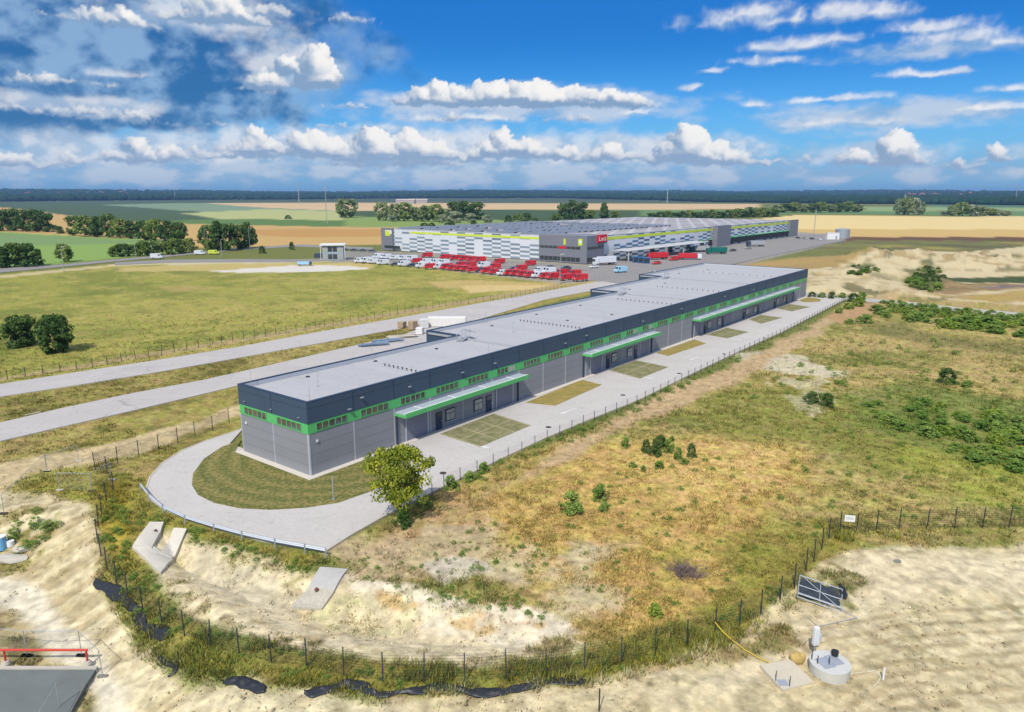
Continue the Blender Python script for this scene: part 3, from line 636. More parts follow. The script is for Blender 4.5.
# grass islands and grass-paver parking pads
def island_mat(name, c1, c2, sc_=.8):
    m, w, out = new_mat(name); P = w.node('ShaderNodeTexCoord').outputs['Object']
    n = w.noise(P, sc_, 6, .65); n2 = w.noise(P, 6, 4, .6); c = w.mix(w.ss(n, .35, .65), (*c1, 1), (*c2, 1))
    f = w.m('MULTIPLY_ADD', n2, 1.0, .5); c = w.mix(1.0, c, w.node('ShaderNodeCombineColor', (f, f, f)).outputs[0], 'MULTIPLY')
    bsdf(w, out, c, .95, 0, .1, w.node('ShaderNodeBump', {'Strength': .6, 'Distance': .1, 'Height': n2}).outputs[0]); return m
def mown_mat():
    m, w, out = new_mat('mown_grass'); P = w.node('ShaderNodeTexCoord').outputs['Object']
    c0 = at(300, 470); d = w.v('LENGTH', w.v('MULTIPLY', w.v('SUBTRACT', P, (c0[0] + 2, c0[1] + 6, 0)), (1, 1.0, 0)), out=1)
    st_ = w.m('SINE', w.m('MULTIPLY', w.m('ADD', d, w.m('MULTIPLY', w.noise(P, .3, 3), .8)), 3.0))
    n = w.noise(P, 2.6, 6, .65); n2 = w.noise(P, 7, 4, .6)
    c = w.mix(w.ss(w.m('ADD', n, w.m('MULTIPLY', st_, .05)), .38, .66), (*S(104,112,60), 1), (*S(160,146,92), 1))
    f = w.m('MULTIPLY_ADD', n2, .9, .55); c = w.mix(1.0, c, w.node('ShaderNodeCombineColor', (f, f, f)).outputs[0], 'MULTIPLY')
    bsdf(w, out, c, .95, 0, .1, w.node('ShaderNodeBump', {'Strength': .6, 'Distance': .08, 'Height': n2}).outputs[0]); return m
M_DRY = island_mat('dry_lawn', S(180,156,92), S(150,144,82)); M_MOWN = mown_mat()
slab('lawn_island', [at(241.5,440),at(222,447),at(204,459),at(193,474),at(192,485),at(198,495),at(214,503),at(240,508.5),at(270,510),at(305,508),at(338,503),at(368,492.5),at(398,478),at(412,460),at(403.5,449.5)] + [bp(11.5, -.75), bp(-.75, -.75), bp(-.75, 12.9)], M_MOWN, .05, .0, px=False)
for P in ([(526,402.8),(581.5,380),(601.7,385),(555,405.8)], [(656.4,353),(694,339.7),(706,343.5),(668,356)], [(799,300.5),(803,298.6),(808,297.6),(816,298.2),(821,299.8),(820,301.5),(810,302.3),(803,302)]): slab('lawn_island', P, M_DRY, .06, 0)
def pad_mat():
    m, w, out = new_mat('grass_paver'); P = w.node('ShaderNodeTexCoord').outputs['Object']
    n = w.noise(P, 1.0, 5, .6); n2 = w.noise(P, 5.0, 3, .6)
    c = w.mix(w.ss(n, .38, .64), (*S(128,130,88), 1), (*S(158,152,118), 1)); f = w.m('MULTIPLY_ADD', n2, .7, .65)
    c = w.mix(1.0, c, w.node('ShaderNodeCombineColor', (f, f, f)).outputs[0], 'MULTIPLY')
    bsdf(w, out, c, .9, 0, .1); return m
M_PAD = pad_mat(); M_LINE = mat('pad_line', S(196,186,140), .9, var=.15)
for P in ([(440,434),(494,413.6),(531,425.5),(480,447)], [(608,370),(634.6,360),(668.7,367),(639.6,378.8)], [(706,334.7),(727,327.8),(748.7,332),(727,338.5)], [(748.7,319.5),(760.8,315),(782.8,317.7),(761,323.8)], [(775,308),(789,304),(810.6,306.9),(791.6,311.4)]):
    Q = [np.array(at(*q)) for q in P]; slab('parking_pad', [tuple(q) for q in Q], M_PAD, .02, 0, px=False)
    lm = MB()
    def pl(u0, v0, u1, v1, w_=.13):
        f_ = lambda u, v: (Q[0] * (1 - u) + Q[1] * u) * (1 - v) + (Q[3] * (1 - u) + Q[2] * u) * v
        a_, b_ = f_(u0, v0), f_(u1, v1); t_ = (b_ - a_) / np.hypot(*(b_ - a_)); n_ = np.array([-t_[1], t_[0]]) * w_ / 2
        lm.add([(x, y, .026) for x, y in (a_ - n_, b_ - n_, b_ + n_, a_ + n_)], [(0, 1, 2, 3)])
    pl(0, .5, 1, .5)
    for u in (.02, .33, .66, .98): pl(u, .02, u, .495); pl(u, .505, u, .98)
    struct(lm.build('road_marking', M_LINE))

# ------------------------------------------------------------------ near hall
def panel_mat(name, col, bw, bh, var=.05, rough=.5, rib=0.0, metal=.1):
    m, w, out = new_mat(name); P = w.node('ShaderNodeTexCoord').outputs['Object']
    sp = w.node('ShaderNodeSeparateXYZ', (P,))
    hz = w.m('FRACT', w.m('DIVIDE', sp.outputs[2], bh)); seam = w.m('LESS_THAN', hz, .05)
    n = w.noise(P, .5, 5, .6); cell = w.node('ShaderNodeTexWhiteNoise', (w.m('ADD', w.m('FLOOR', w.m('DIVIDE', sp.outputs[2], bh)), w.m('MULTIPLY', w.m('FLOOR', w.m('DIVIDE', w.m('ADD', sp.outputs[0], sp.outputs[1]), bw)), 13.7)),), noise_dimensions='3D').outputs[0]
    st_ = w.noise(w.v('MULTIPLY', P, (3, 3, .25)), 1.0, 4, .6)
    f = w.m('ADD', w.m('MULTIPLY_ADD', n, 2 * var, 1 - var), w.m('ADD', w.m('MULTIPLY', cell, .05), w.m('MULTIPLY_ADD', st_, .12, -.08)))
    f = w.m('MULTIPLY', f, w.m('MULTIPLY_ADD', seam, -.30, 1.0))
    if rib: f = w.m('MULTIPLY', f, w.m('MULTIPLY_ADD', w.m('SINE', w.m('MULTIPLY', w.m('ADD', sp.outputs[0], sp.outputs[1]), 6.283 / rib)), .05, 1.0))
    c = w.mix(1.0, (*col, 1), w.node('ShaderNodeCombineColor', (f, f, f)).outputs[0], 'MULTIPLY')
    bsdf(w, out, c, rough, metal, .4); return m
M_GREY = panel_mat('grey_cladding', S(138,140,146, .98), 5.94, 1.1, .07, .5)
M_NAVY = panel_mat('anthracite_cladding', S(62,80,100, 1.0), 5.94, 2.4, .05, .55)
M_GREEN = mat('green_band', S(92,184,108, 1.08), .5, var=.05)
M_ROOF = paver_mat('roof_membrane', S(196,197,200, 1.36), 1.6, 24, .03, .06, S(160, 160, 165), 0.0)
M_LIGHTTRIM = mat('light_trim', S(196,200,206, 1.1), .5, .2, var=.05)
M_DARK = mat('dark_frame', S(40,58,82, 1.0), .5, var=.1)
M_GLASS = mat('dark_glass', (.035, .045, .05), .12, 0, var=.4, spec=.8)
M_GLASS2 = mat('curtained_glass', (.35, .36, .33), .2, 0, var=.3, spec=.8)
def pane_mat():
    m, w, out = new_mat('reflecting_panes'); P = w.node('ShaderNodeNewGeometry').outputs['Position']
    n = w.node('ShaderNodeTexWhiteNoise', (w.v('FLOOR', w.v('MULTIPLY', P, (1.15, 1.15, 0))),)).outputs[0]; n2 = w.noise(P, 1.4, 4, .6)
    c = w.mix(n, (.035, .04, .045, 1), (.13, .09, .065, 1)); c = w.mix(w.ss(n2, .45, .65), c, (.10, .12, .13, 1)); bsdf(w, out, c, .12, 0, .8); return m
M_BROWNG = pane_mat()
M_METAL = mat('galvanised_metal', (.46, .49, .52), .42, .5, var=.15)
M_WHITEM = mat('white_coated_metal', (.72, .72, .71), .5, .0, var=.08)
M_BLACK = mat('black_plastic', (.02, .022, .026), .5, var=.2)
ZG0, ZG1, ZT, ZR = 4.55, 5.66, 7.93, 7.42
S1, S2, S3 = 36.5, 95.5, 130.0; W1, W2, W3, W4 = 12.3, 18.7, 25.2, 31.4
FP = [(0,0),(LEN,0),(LEN,W4),(S3,W4),(S3,W3),(S2,W3),(S2,W2),(S1,W2),(S1,W1),(0,W1)]
hall = empty('industrial_hall', (*A0, 0), HEAD, 'long low grey hall with green window band and anthracite parapet in the centre', 'industrial hall')
g_ = MB().prism(FP, 0, ZG0)
BAY = LEN / 29
jt = g_
for k in range(0, 30):
    s_ = min(max(k * BAY, .06), LEN - .06); jt.box(s_ - .055, s_ + .055, -.03, .01, .0, ZG0 - .02, 1)
for t_ in (.12, W1 / 2, W1 - .06): jt.box(-.03, .01, t_ - .055, t_ + .055, 0, ZG0 - .02, 1)
jt.box(-.035, .14, -.035, .14, 0, ZG0 - .03, 1)
wall = g_.build('wall', [M_GREY, M_LIGHTTRIM], hall)
def off(P, d):   # grow the stepped outline by d
    return [(0-d,0-d),(LEN+d,0-d),(LEN+d,W4+d),(S3-d,W4+d),(S3-d,W3+d),(S2-d,W3+d),(S2-d,W2+d),(S1-d,W2+d),(S1-d,W1+d),(0-d,W1+d)]
MB().prism(off(FP, .03), ZG0, ZG1).build('green_band', M_GREEN, hall)
def ring(mb, d0, d1, z0, z1, mi=0):
    a_, b_ = off(FP, d0), off(FP, d1); n = len(a_)
    vs = [(x, y, z) for z in (z0, z1) for x, y in a_] + [(x, y, z) for z in (z0, z1) for x, y in b_]
    fs = []
    for i in range(n):
        j = (i + 1) % n
        fs += [(i, j, n + j, n + i), (2 * n + j, 2 * n + i, 3 * n + i, 3 * n + j), (n + i, n + j, 3 * n + j, 3 * n + i), (j, i, 2 * n + i, 2 * n + j)]
    mb.add(vs, fs, mi)
r_ = MB(); ring(r_, .06, -.28, ZG1, ZT)
for k in range(1, 29): r_.box(k * BAY - .03, k * BAY + .03, -.085, -.058, ZG1 + .02, ZT - .02, 1)
r_.box(-.085, -.058, W1 / 2 - .03, W1 / 2 + .03, ZG1 + .02, ZT - .02, 1); par = r_.build('parapet', [M_NAVY, M_DARK], hall)
r_ = MB(); ring(r_, -.285, -.34, ZR + .01, ZT - .03); r_.build('parapet_lining', M_LIGHTTRIM, par)
r_ = MB(); ring(r_, .08, -.35, ZT + .003, ZT + .05); r_.build('parapet_cap', M_DARK, par)
roof = MB().prism(off(FP, -.30), ZG1 + .2, ZR).build('roof', M_ROOF, hall)
pl_ = MB().box(-.8, LEN + .3, -.8, -.012, -.2, .07).box(-.8, -.012, -.012, W1 + .6, -.2, .07).build('plinth', mat('plinth_slabs', S(226,218,206), .85, var=.08), hall)
for k, (s_, w0, w1) in enumerate(((S1, .3, W2), (S2, .3, W3), (S3, .3, W4))):
    MB().box(s_ - .15, s_ + .15, .35, w1 - .4, ZR + .003, ZT - .2).build('fire_parapet', mat('pale_sheet', S(196,198,204,1.5), .6), roof)
    lt = MB(); y_ = (W1, W2, W3)[k] - 2.2; zt = ZT - .12
    for yy in (y_, y_ + .9):
        for x0, x1 in ((s_ - 1.7, s_ - .3), (s_ + 1.7, s_ + .3)): lt.tube((x0, yy, ZR), (x1, yy, zt + .12), .09); lt.tube((x0, yy, ZR + .9), (x1, yy, zt + 1.1), .045)
        lt.tube((s_ - .3, yy, zt + 1.1), (s_ + .3, yy, zt + 1.1), .045); lt.tube((s_ - .3, yy, zt), (s_ - .3, yy, zt + 1.1), .045); lt.tube((s_ + .3, yy, zt), (s_ + .3, yy, zt + 1.1), .045)
        lt.tube((s_ - 1.7, yy, ZR), (s_ - 1.7, yy, ZR + .9), .03)
    for q in range(6):
        f_ = q / 5; lt.box(s_ - 1.7 + 1.4 * f_ - .14, s_ - 1.7 + 1.4 * f_ + .14, y_, y_ + .9, ZR + .05 + (zt - ZR) * f_, ZR + .09 + (zt - ZR) * f_)
        lt.box(s_ + 1.7 - 1.4 * f_ - .14, s_ + 1.7 - 1.4 * f_ + .14, y_, y_ + .9, ZR + .05 + (zt - ZR) * f_, ZR + .09 + (zt - ZR) * f_)
    lt.build('roof_stile', M_METAL, roof)
# roof vents in rows, gullies, rods
mush = None
for (s_, t0, t1, n) in ((17.5, 1.2, 7.5, 9), (38.5 + 16, 2, 14, 17), (88, 2, 14, 13), (112, 2, 17, 13), (150, 3, 22, 11)):
    for q in range(n):
        y_ = t0 + (t1 - t0) * q / (n - 1)
        if mush is None: mush = MB().tube((0, 0, 0), (0, 0, .22), .05, 8).tube((0, 0, .22), (0, 0, .3), .14, 8, .10).build('roof_vent', M_BLACK, roof, (s_, y_, ZR)); o = mush
        else: o = mush.copy(); COL.objects.link(o); o.location = (s_, y_, ZR)
gl = None
for s_, t_ in ((8, 10.5), (18.5, 10.4), (29, 9.5), (48, 15), (62, 16), (76, 15.5), (104, 20), (120, 19), (143, 26), (158, 24), (60, 8), (70, 5)):
    if gl is None: gl = MB().tube((0, 0, 0), (0, 0, .12), .28, 10, .2).build('roof_gully', M_BLACK, roof, (s_, t_, ZR)); 
    else: o = gl.copy(); COL.objects.link(o); o.location = (s_, t_, ZR)
rd = None
for s_, t_ in ((1, .8), (30, .8), (60, .8), (90, .8), (120, .8), (150, .8), (1.2, 11.6), (50, 18), (80, 18), (110, 24.5), (150, 30.5), (19, 11.6), (6, 6), (46, 9)):
    if rd is None: rd = MB().tube((0, 0, 0), (0, 0, 1.9), .022, 5).box(-.12, .12, -.12, .12, 0, .08).build('lightning_rod', M_METAL, roof, (s_, t_, ZR))
    else: o = rd.copy(); COL.objects.link(o); o.location = (s_, t_, ZR)
# high windows in the band: five panes per bay
random.seed(4)
def band_window(length, n, mats_, curtain=False):
    mb = MB(); w_ = length / n
    mb.box(0, length, -.075, -.036, 0, .06, 1).box(0, length, -.075, -.036, .80, .86, 1)
    for i in range(n + 1): mb.box(min(max(i * w_ - .05, 0), length - .1), min(max(i * w_ + .05, .1), length), -.078, -.034, .06, .8, 1)
    for i in range(n): mb.box(i * w_ + .055, (i + 1) * w_ - .055, -.055, -.032, .06, .80, 2 if (curtain and i >= n - 2) else 0)
    return mb
protos = {}
def put_window(parent, key, loc, rz=0.0, **k):
    if key not in protos: o = band_window(*k['a']).build('window', k['m'], parent)
    else: o = protos[key].copy(); COL.objects.link(o); o.parent = parent
    protos.setdefault(key, o); o.location = loc; o.rotation_euler = (0, 0, rz); return o
for k in range(28 + 1):
    cur = k in (5, 11, 12, 20); s0 = k * BAY + .95
    put_window(hall, ('w', cur), (s0, 0, ZG0 + .12), a=(4.15, 5, None, cur), m=[M_BROWNG, M_GREEN, M_GLASS2])
for t0 in (5.3, 11.45): put_window(hall, 'end', (0, t0, ZG0 + .12), -math.pi / 2, a=(4.3, 5, None, False), m=[M_BROWNG, M_GREEN])
# canopies, doors, downpipes
M_CANOPY = mat('canopy_sheet', S(190,202,212, 1.15), .45, .2, var=.05)
for s0, s1 in ((12.0, 35.6), (52.4, 76.3), (94.0, 160.3)):
    c = MB(); c.box(s0, s1, -1.72, -.031, 3.96, 4.08, 1)
    c.box(s0 - .05, s1 + .05, -1.86, -1.723, 3.62, 4.16, 0).box(s0 - .05, s0 + .1, -1.72, -.031, 3.62, 3.955, 0).box(s1 - .1, s1 + .05, -1.72, -.031, 3.62, 3.955, 0)
    s_ = s0 + 3
    while s_ < s1: c.box(s_ - .04, s_ + .04, -1.5, -.035, 4.07, 4.12, 2); s_ += 5.94
    can = c.build('canopy', [M_GREEN, M_CANOPY, M_WHITEM], hall); MB().box(s0, s1, -1.70, -1.50, 4.083, 4.14).build('gutter', M_WHITEM, can)
    MB().box(s0 + .1, s0 + .24, -.2, -.04, .05, 3.62).build('downpipe', M_DARK, hall); MB().box(s1 - .3, s1 - .16, -.2, -.04, .05, 3.62).build('downpipe', M_DARK, hall)
def copyc(o, parent, loc):
    c = o.copy(); COL.objects.link(c); c.parent = parent; c.location = loc
    for k in children(o):
        d = k.copy(); COL.objects.link(d); d.parent = c
    return c
dr = MB().box(0, 1.1, -.09, -.035, .06, 2.32, 0).box(.1, 1.0, -.098, -.088, 1.75, 2.22, 1).build('door', [M_DARK, M_GLASS], hall); MB().box(.92, .98, -.14, -.10, 1.05, 1.2).build('handle', M_METAL, dr)
wn = MB().box(0, 1.75, -.10, -.033, .75, 2.35, 0)
for x0, x1, z0, z1 in ((.12, .84, .87, 1.72), (.92, 1.63, .87, 1.72), (.12, 1.63, 1.82, 2.23)): wn.box(x0, x1, -.108, -.098, z0, z1, 1)
wn = wn.build('window', [M_DARK, M_GLASS2], hall); MB().box(-.08, 1.83, -.2, -.04, .68, .745).build('sill', M_LIGHTTRIM, wn)
M_ROLL = panel_mat('roller_door_sheet', S(122,124,138, 1.0), 3.6, .5, .03, .5)
ro = MB().box(0, 3.5, -.06, -.032, .06, 3.0, 0).box(-.16, 0, -.11, -.032, .06, 3.1, 1).box(3.5, 3.66, -.11, -.032, .06, 3.1, 1).box(-.16, 3.66, -.11, -.032, 3.1, 3.22, 1).build('roller_door', [M_ROLL, M_LIGHTTRIM], hall)
first = True
for c_ in (24.0, 65.1, 105.4, 127.8, 149.9):
    for dx in (-5.3, 4.4):
        if first: dr.location = (c_ + dx, 0, 0)
        else: copyc(dr, hall, (c_ + dx, 0, 0))
        wx = c_ + (-3.55 if dx < 0 else 1.9)
        if first: wn.location = (wx, 0, 0)
        else: copyc(wn, hall, (wx, 0, 0))
        rx = c_ + (-10.3 if dx < 0 else 6.6)
        if not (c_ > 100 and dx < 0 and c_ > 110):
            if first: ro.location = (rx, 0, 0)
            else: copyc(ro, hall, (rx, 0, 0))
        first = False
fl = None
for s_, z_ in ((5.2, 6.1), (7.0, 7.0), (14.2, 6.7), (23.5, 6.6), (30, 6.6), (47, 6.6), (53, 6.9), (72, 6.6), (88, 6.9), (110, 6.9), (128, 6.6)):
    if fl is None: fl = MB().box(-.2, .2, -.42, -.20, -.05, .04).tube((0, -.3, 0), (0, -.07, -.1), .03).build('floodlight', M_METAL, par, (s_, 0, z_))
    else: o = fl.copy(); COL.objects.link(o); o.location = (s_, 0, z_)
for t_ in (1.2, 6.0, 11.0): o = fl.copy(); COL.objects.link(o); o.location = (0, t_, 6.2); o.rotation_euler = (0, 0, -math.pi / 2); o.scale = (.5, .7, .7)
bx = MB().box(-.12, .12, -.12, -.035, 3.5, 3.75).build('wall_box', M_WHITEM, hall, (1.0, 0, 0)); o = bx.copy(); COL.objects.link(o); o.location = (0, 11.2, 0); o.rotation_euler = (0, 0, -math.pi / 2)
# drain covers in the yard
dc = None
for k, (px_, py_) in enumerate(((443.0, 473.2), (548.5, 427.3), (623.0, 395.2), (679, 373.5), (724, 354), (765, 338.3))):
    p = at(px_, py_); o = MB().tube((0, 0, 0), (0, 0, .02), .38, 14).build('drain_cover', mat('cast_iron', (.05, .045, .04), .7)) if dc is None else dc.copy()
    if dc is None: dc = o
    else: COL.objects.link(o)
    o.location = (*p, .012); tag(o, f'round dark drain cover set in the pale yard paving, {ordinal(k)} from the near end', 'drain cover', 'drain covers in the yard')

# ------------------------------------------------------------------ distribution warehouse
Bn = np.array(at(586, 263.5)); Br = np.array(at(795, 235.9)); Bl = np.array(at(372.5, 250.6))
UR = (Br - Bn) / np.hypot(*(Br - Bn)); RL = float(np.hypot(*(Br - Bn))); VR = np.array([-UR[1], UR[0]]); LL = float((Bl - Bn) @ VR); HR = math.atan2(UR[1], UR[0])
BH = 11.2
wh = empty('warehouse', (*Bn, 0), HR, 'huge distribution warehouse with white and grey checkered cladding and lime stripe', 'warehouse')
def checker_mat(name, dark, off_=0.0):
    m, w, out = new_mat(name); P = w.node('ShaderNodeTexCoord').outputs['Object']; sp = w.node('ShaderNodeSeparateXYZ', (P,))
    a_ = w.m('ADD', w.m('ADD', sp.outputs[0], sp.outputs[1]), 300.0 + off_); cI = w.m('FLOOR', w.m('DIVIDE', a_, 5.6)); z = sp.outputs[2]
    odd = w.m('MODULO', cI, 2.0); zz = w.m('DIVIDE', w.m('ADD', z, w.m('MULTIPLY', odd, 1.0)), 2.0); rI = w.m('FLOOR', zz); fr = w.m('FRACT', zz)
    hsh = w.node('ShaderNodeTexWhiteNoise', (w.node('ShaderNodeCombineXYZ', (cI, rI, 0.0)).outputs[0],)).outputs[0]
    blk = w.node('ShaderNodeTexWhiteNoise', (w.node('ShaderNodeCombineXYZ', (cI, w.m('FLOOR', w.m('DIVIDE', z, 4.0)), 3.0)).outputs[0],)).outputs[0]
    d = w.m('MULTIPLY', w.m('LESS_THAN', fr, .5), w.m('MULTIPLY', w.m('GREATER_THAN', blk, .22), w.m('GREATER_THAN', hsh, .04)))
    g2 = w.mix(hsh, (*dark, 1), (*[min(1, q * 1.8) for q in dark], 1))
    c = w.mix(d, (.66, .68, .71, 1), g2); bsdf(w, out, c, .5, .1, .3); return m
M_CHL = checker_mat('checkered_cladding_end', S(112,124,134, 1.0)); M_CHR = checker_mat('checkered_cladding_side', S(70,98,128, 1.0), 2.0)
M_LIME = mat('lime_stripe', S(206,222,70, 1.1), .5, var=.04); M_BLK = panel_mat('grey_office_cladding', S(124,126,134, 1.0), 3, 1.2, .06, .5, rib=1.5)
MB().box(.05, RL, -.0, .4, 0, BH).build('wall', M_CHR, wh); MB().box(0, .4, .45, LL, 0, BH).build('wall', M_CHL, wh)
MB().box(RL - .4, RL, .45, LL, 0, BH).box(.45, RL - .45, LL - .4, LL, 0, BH).build('wall', M_BLK, wh)
MB().box(4, RL * .985, -.06, -.004, 9.2, 10.5).build('lime_stripe', M_LIME, wh); MB().box(-.06, -.004, 22, LL * .84, 9.3, 10.3).build('lime_stripe', M_LIME, wh)
MB().box(-.1, RL + .1, -.1, .1, BH + .003, BH + .25).box(-.1, .1, .103, LL + .1, BH + .003, BH + .25).build('roof_edge', mat('edge_flashing', (.5, .52, .54), .5), wh)
def roof2():
    m, w, out = new_mat('warehouse_roof'); P = w.node('ShaderNodeTexCoord').outputs['Object']; sp = w.node('ShaderNodeSeparateXYZ', (P,))
    fx = w.m('FRACT', w.m('DIVIDE', sp.outputs[0], 9.0)); fy = w.m('FRACT', w.m('DIVIDE', w.m('ADD', sp.outputs[1], w.m('MULTIPLY', w.m('MODULO', w.m('FLOOR', w.m('DIVIDE', sp.outputs[0], 9.0)), 2.0), 4.5)), 9.0))
    sk = w.m('MULTIPLY', w.m('LESS_THAN', fx, .40), w.m('LESS_THAN', fy, .22)); n = w.noise(P, .05, 5, .6)
    c = w.mix(w.ss(n, .3, .7), (*S(160,157,160, 1.3), 1), (*S(186,182,182, 1.3), 1)); c = w.mix(sk, c, (.62, .64, .68, 1)); bsdf(w, out, c, .7, 0, .3); return m
rf2 = MB().box(.42, RL - .42, .42, LL - .42, BH - .4, BH - .05).build('roof', roof2(), wh)
M_SOLAR = mat('solar_glass', (.15, .175, .22), .5, .0, var=.3, scale=.3)
sp_ = MB()
for i in range(22):
    x0 = 6 + i * 5.6
    for j in range(5):
        y0 = 24 + j * 21
        if random.random() < .70 and y0 + 18 < LL: sp_.add([(x0, y0, BH + .05), (x0 + 3.6, y0, BH + .75), (x0 + 3.6, y0 + 17, BH + .75), (x0, y0 + 17, BH + .05)], [(0, 1, 2, 3)]); sp_.box(x0 + 3.4, x0 + 3.5, y0, y0 + 17, BH - .05, BH + .7)
s_o = sp_.build('solar_array', M_SOLAR, wh)
M_SIGNR = mat('red_sign', S(210,36,48, 1.1), .5); M_DOCK = mat('dark_dock_rubber', (.03, .035, .04), .7)  # dock doors are plain near-black rubber
# corner office block
ob = MB().box(-1.6, 12.5, -1.2, 24, 0, BH + .5).build('office_block', M_BLK, wh)
for q in ((-1.66, 2, 23.5, 5.9, 7.0), (-1.66, 2, 23.5, .6, 2.4)):
    m_ = MB()
    n = 9
    for i in range(n):
        y0 = q[1] + (q[2] - q[1]) * i / n; m_.box(q[0], -1.604, y0 + .12, y0 + (q[2] - q[1]) / n - .12, q[3], q[4])
    m_.build('window', M_GLASS, ob)
for z0, z1 in ((5.9, 7.0), (.6, 2.4)):
    m_ = MB()
    for i in range(5): m_.box(-1 + i * 2.6, 1.3 + i * 2.6, -1.27, -1.204, z0, z1)
    m_.build('window', M_GLASS, ob)
MB().box(-1.72, -1.605, 9.5, 13.5, 5.95, 6.95).build('sign', M_SIGNR, ob)
MB().box(-1.8, -1.606, 1.0, 3.0, 7.6, 10.4).box(-1.86, -1.803, 1.5, 2.5, 8.6, 9.8, 1).build('sign', [M_LIME, M_WHITEM], ob)
MB().box(-1.8, -1.606, 9.6, 10.6, 7.6, 10.2).build('sign', M_LIME, ob)
sg = MB().box(6.4, 13.6, -1.9, -1.204, 8.6, 11.9); sg.build('sign', M_SIGNR, ob)
lt = MB()
for i, (x0, x1, z0, z1) in enumerate(((7.1, 7.5, 9.3, 11.2), (7.5, 8.6, 9.3, 9.6), (8.9, 9.3, 9.3, 10.5), (9.6, 10.9, 10.2, 10.5), (9.6, 10.0, 9.3, 10.2), (10.9, 11.3, 9.3, 10.5), (11.7, 12.9, 9.3, 9.6), (12.1, 12.5, 9.6, 10.9))): lt.box(x0, x1, -1.95, -1.904, z0, z1)
lt.build('lettering', M_WHITEM, ob)
# towers and docks along the long side
def aR(px_):   # distance along the long wall seen at pixel column px_
    dx = (px_ - 512) / F; d = np.array([dx * 1.0, _c + (356 - 240) / F * _s]); A_ = np.array([[UR[0], -d[0]], [UR[1], -d[1]]]); return float(np.linalg.solve(A_, -Bn)[0])
def aL(px_):
    dx = (px_ - 512) / F; d = np.array([dx * 1.0, _c + (356 - 240) / F * _s]); A_ = np.array([[VR[0], -d[0]], [VR[1], -d[1]]]); return float(np.linalg.solve(A_, -Bn)[0])
t0, t1 = aR(712), aR(725.5)
MB().box(t0, t1, -3, -.05, 0, BH + .6).build('stair_tower', M_BLK, wh); MB().box(aR(787), RL + .5, -1.5, -.05, 0, BH + .5).build('stair_tower', M_BLK, wh)
lb = MB().box(-1.2, -.04, aL(394.2), LL + .5, 0, BH + .5).build('office_block', M_BLK, wh)
MB().box(-1.3, -1.204, LL - 6.5, LL - 3, 7.6, 10.2).build('sign', M_LIME, lb); MB().box(-1.3, -1.204, LL - 14, LL - 2, 1.2, 2.6).build('window', M_GLASS, lb)
MB().box(-1.26, -1.204, aL(394.2) + .5, aL(394.2) + 5.5, 8.6, 10.6).build('sign', M_WHITEM, lb)
dk = None
for i in range(26):
    a_ = aR(727) + 5.2 * i
    if a_ > RL - 12: break
    if dk is None: dk = MB().box(0, 3.4, -.9, -.05, .9, 4.2, 0).box(-.25, 3.65, -1.3, -.05, 4.2, 4.5, 1).build('dock_door', [M_DOCK, M_GREEN], wh, (a_, 0, 0))
    else: o = dk.copy(); COL.objects.link(o); o.location = (a_, 0, 0)
for a_ in (aR(650), aR(668), aR(686), aR(700), aR(708)): o = dk.copy(); COL.objects.link(o); o.location = (a_, 0, 0)
MB().box(aR(608), aR(690), -11, -2.0, 4.6, 4.85).box(aR(608) + .5, aR(608) + .9, -10.5, -10.1, 0, 4.6).box(aR(640), aR(640) + .4, -10.5, -10.1, 0, 4.6).box(aR(665), aR(665) + .4, -10.5, -10.1, 0, 4.6).box(aR(688), aR(688) + .4, -10.5, -10.1, 0, 4.6).build('loading_canopy', mat('canopy_grey', (.5,.51,.52), .5), wh)
# ------------------------------------------------------------------ vegetation
def leaf_mat(name, c1, c2, rough=.7, trans=.25, c3=None):
    m, w, out = new_mat(name); P = w.node('ShaderNodeTexCoord').outputs['Object']
    at_ = w.node('ShaderNodeAttribute', attribute_name='tone').outputs['Fac']; oi = w.node('ShaderNodeObjectInfo').outputs['Random']
    c = w.mix(at_, (*c1, 1), (*c2, 1)); f = w.m('MULTIPLY_ADD', oi, .5, .75)
    c = w.mix(1.0, c, w.node('ShaderNodeCombineColor', (f, w.m('MULTIPLY_ADD', oi, .3, .85), f)).outputs[0], 'MULTIPLY')
    b = w.n.new('ShaderNodeBsdfDiffuse'); w.put(b.inputs[0], c); t = w.n.new('ShaderNodeBsdfTranslucent'); w.put(t.inputs[0], c)
    mx = w.node('ShaderNodeMixShader', (trans, b.outputs[0], t.outputs[0])); w.l.new(mx.outputs[0], out.inputs[0]); return m
L_DARK = leaf_mat('dark_leaves', S(52,78,40,1.0), S(112,136,76,1.0)); L_MID = leaf_mat('mid_leaves', S(74,104,48,1.0), S(150,166,88,1.0))
L_PALE = leaf_mat('pale_leaves', S(96,118,76,1.0), S(168,178,122,1.0)); L_YEL = leaf_mat('yellow_green_leaves', S(62,92,36,1.0), S(172,178,62,1.0), trans=.2)
L_SILV = leaf_mat('silver_leaves', S(104,124,96,1.0), S(190,196,164,1.0)); L_BUSH = leaf_mat('bush_leaves', S(84,118,52,1.0), S(156,180,92,1.0)); L_LIME = leaf_mat('lime_leaves', S(90,120,44,1.0), S(162,184,80,1.0))
M_BARK = mat('bark', (.13, .10, .075), .9, var=.3, scale=4)
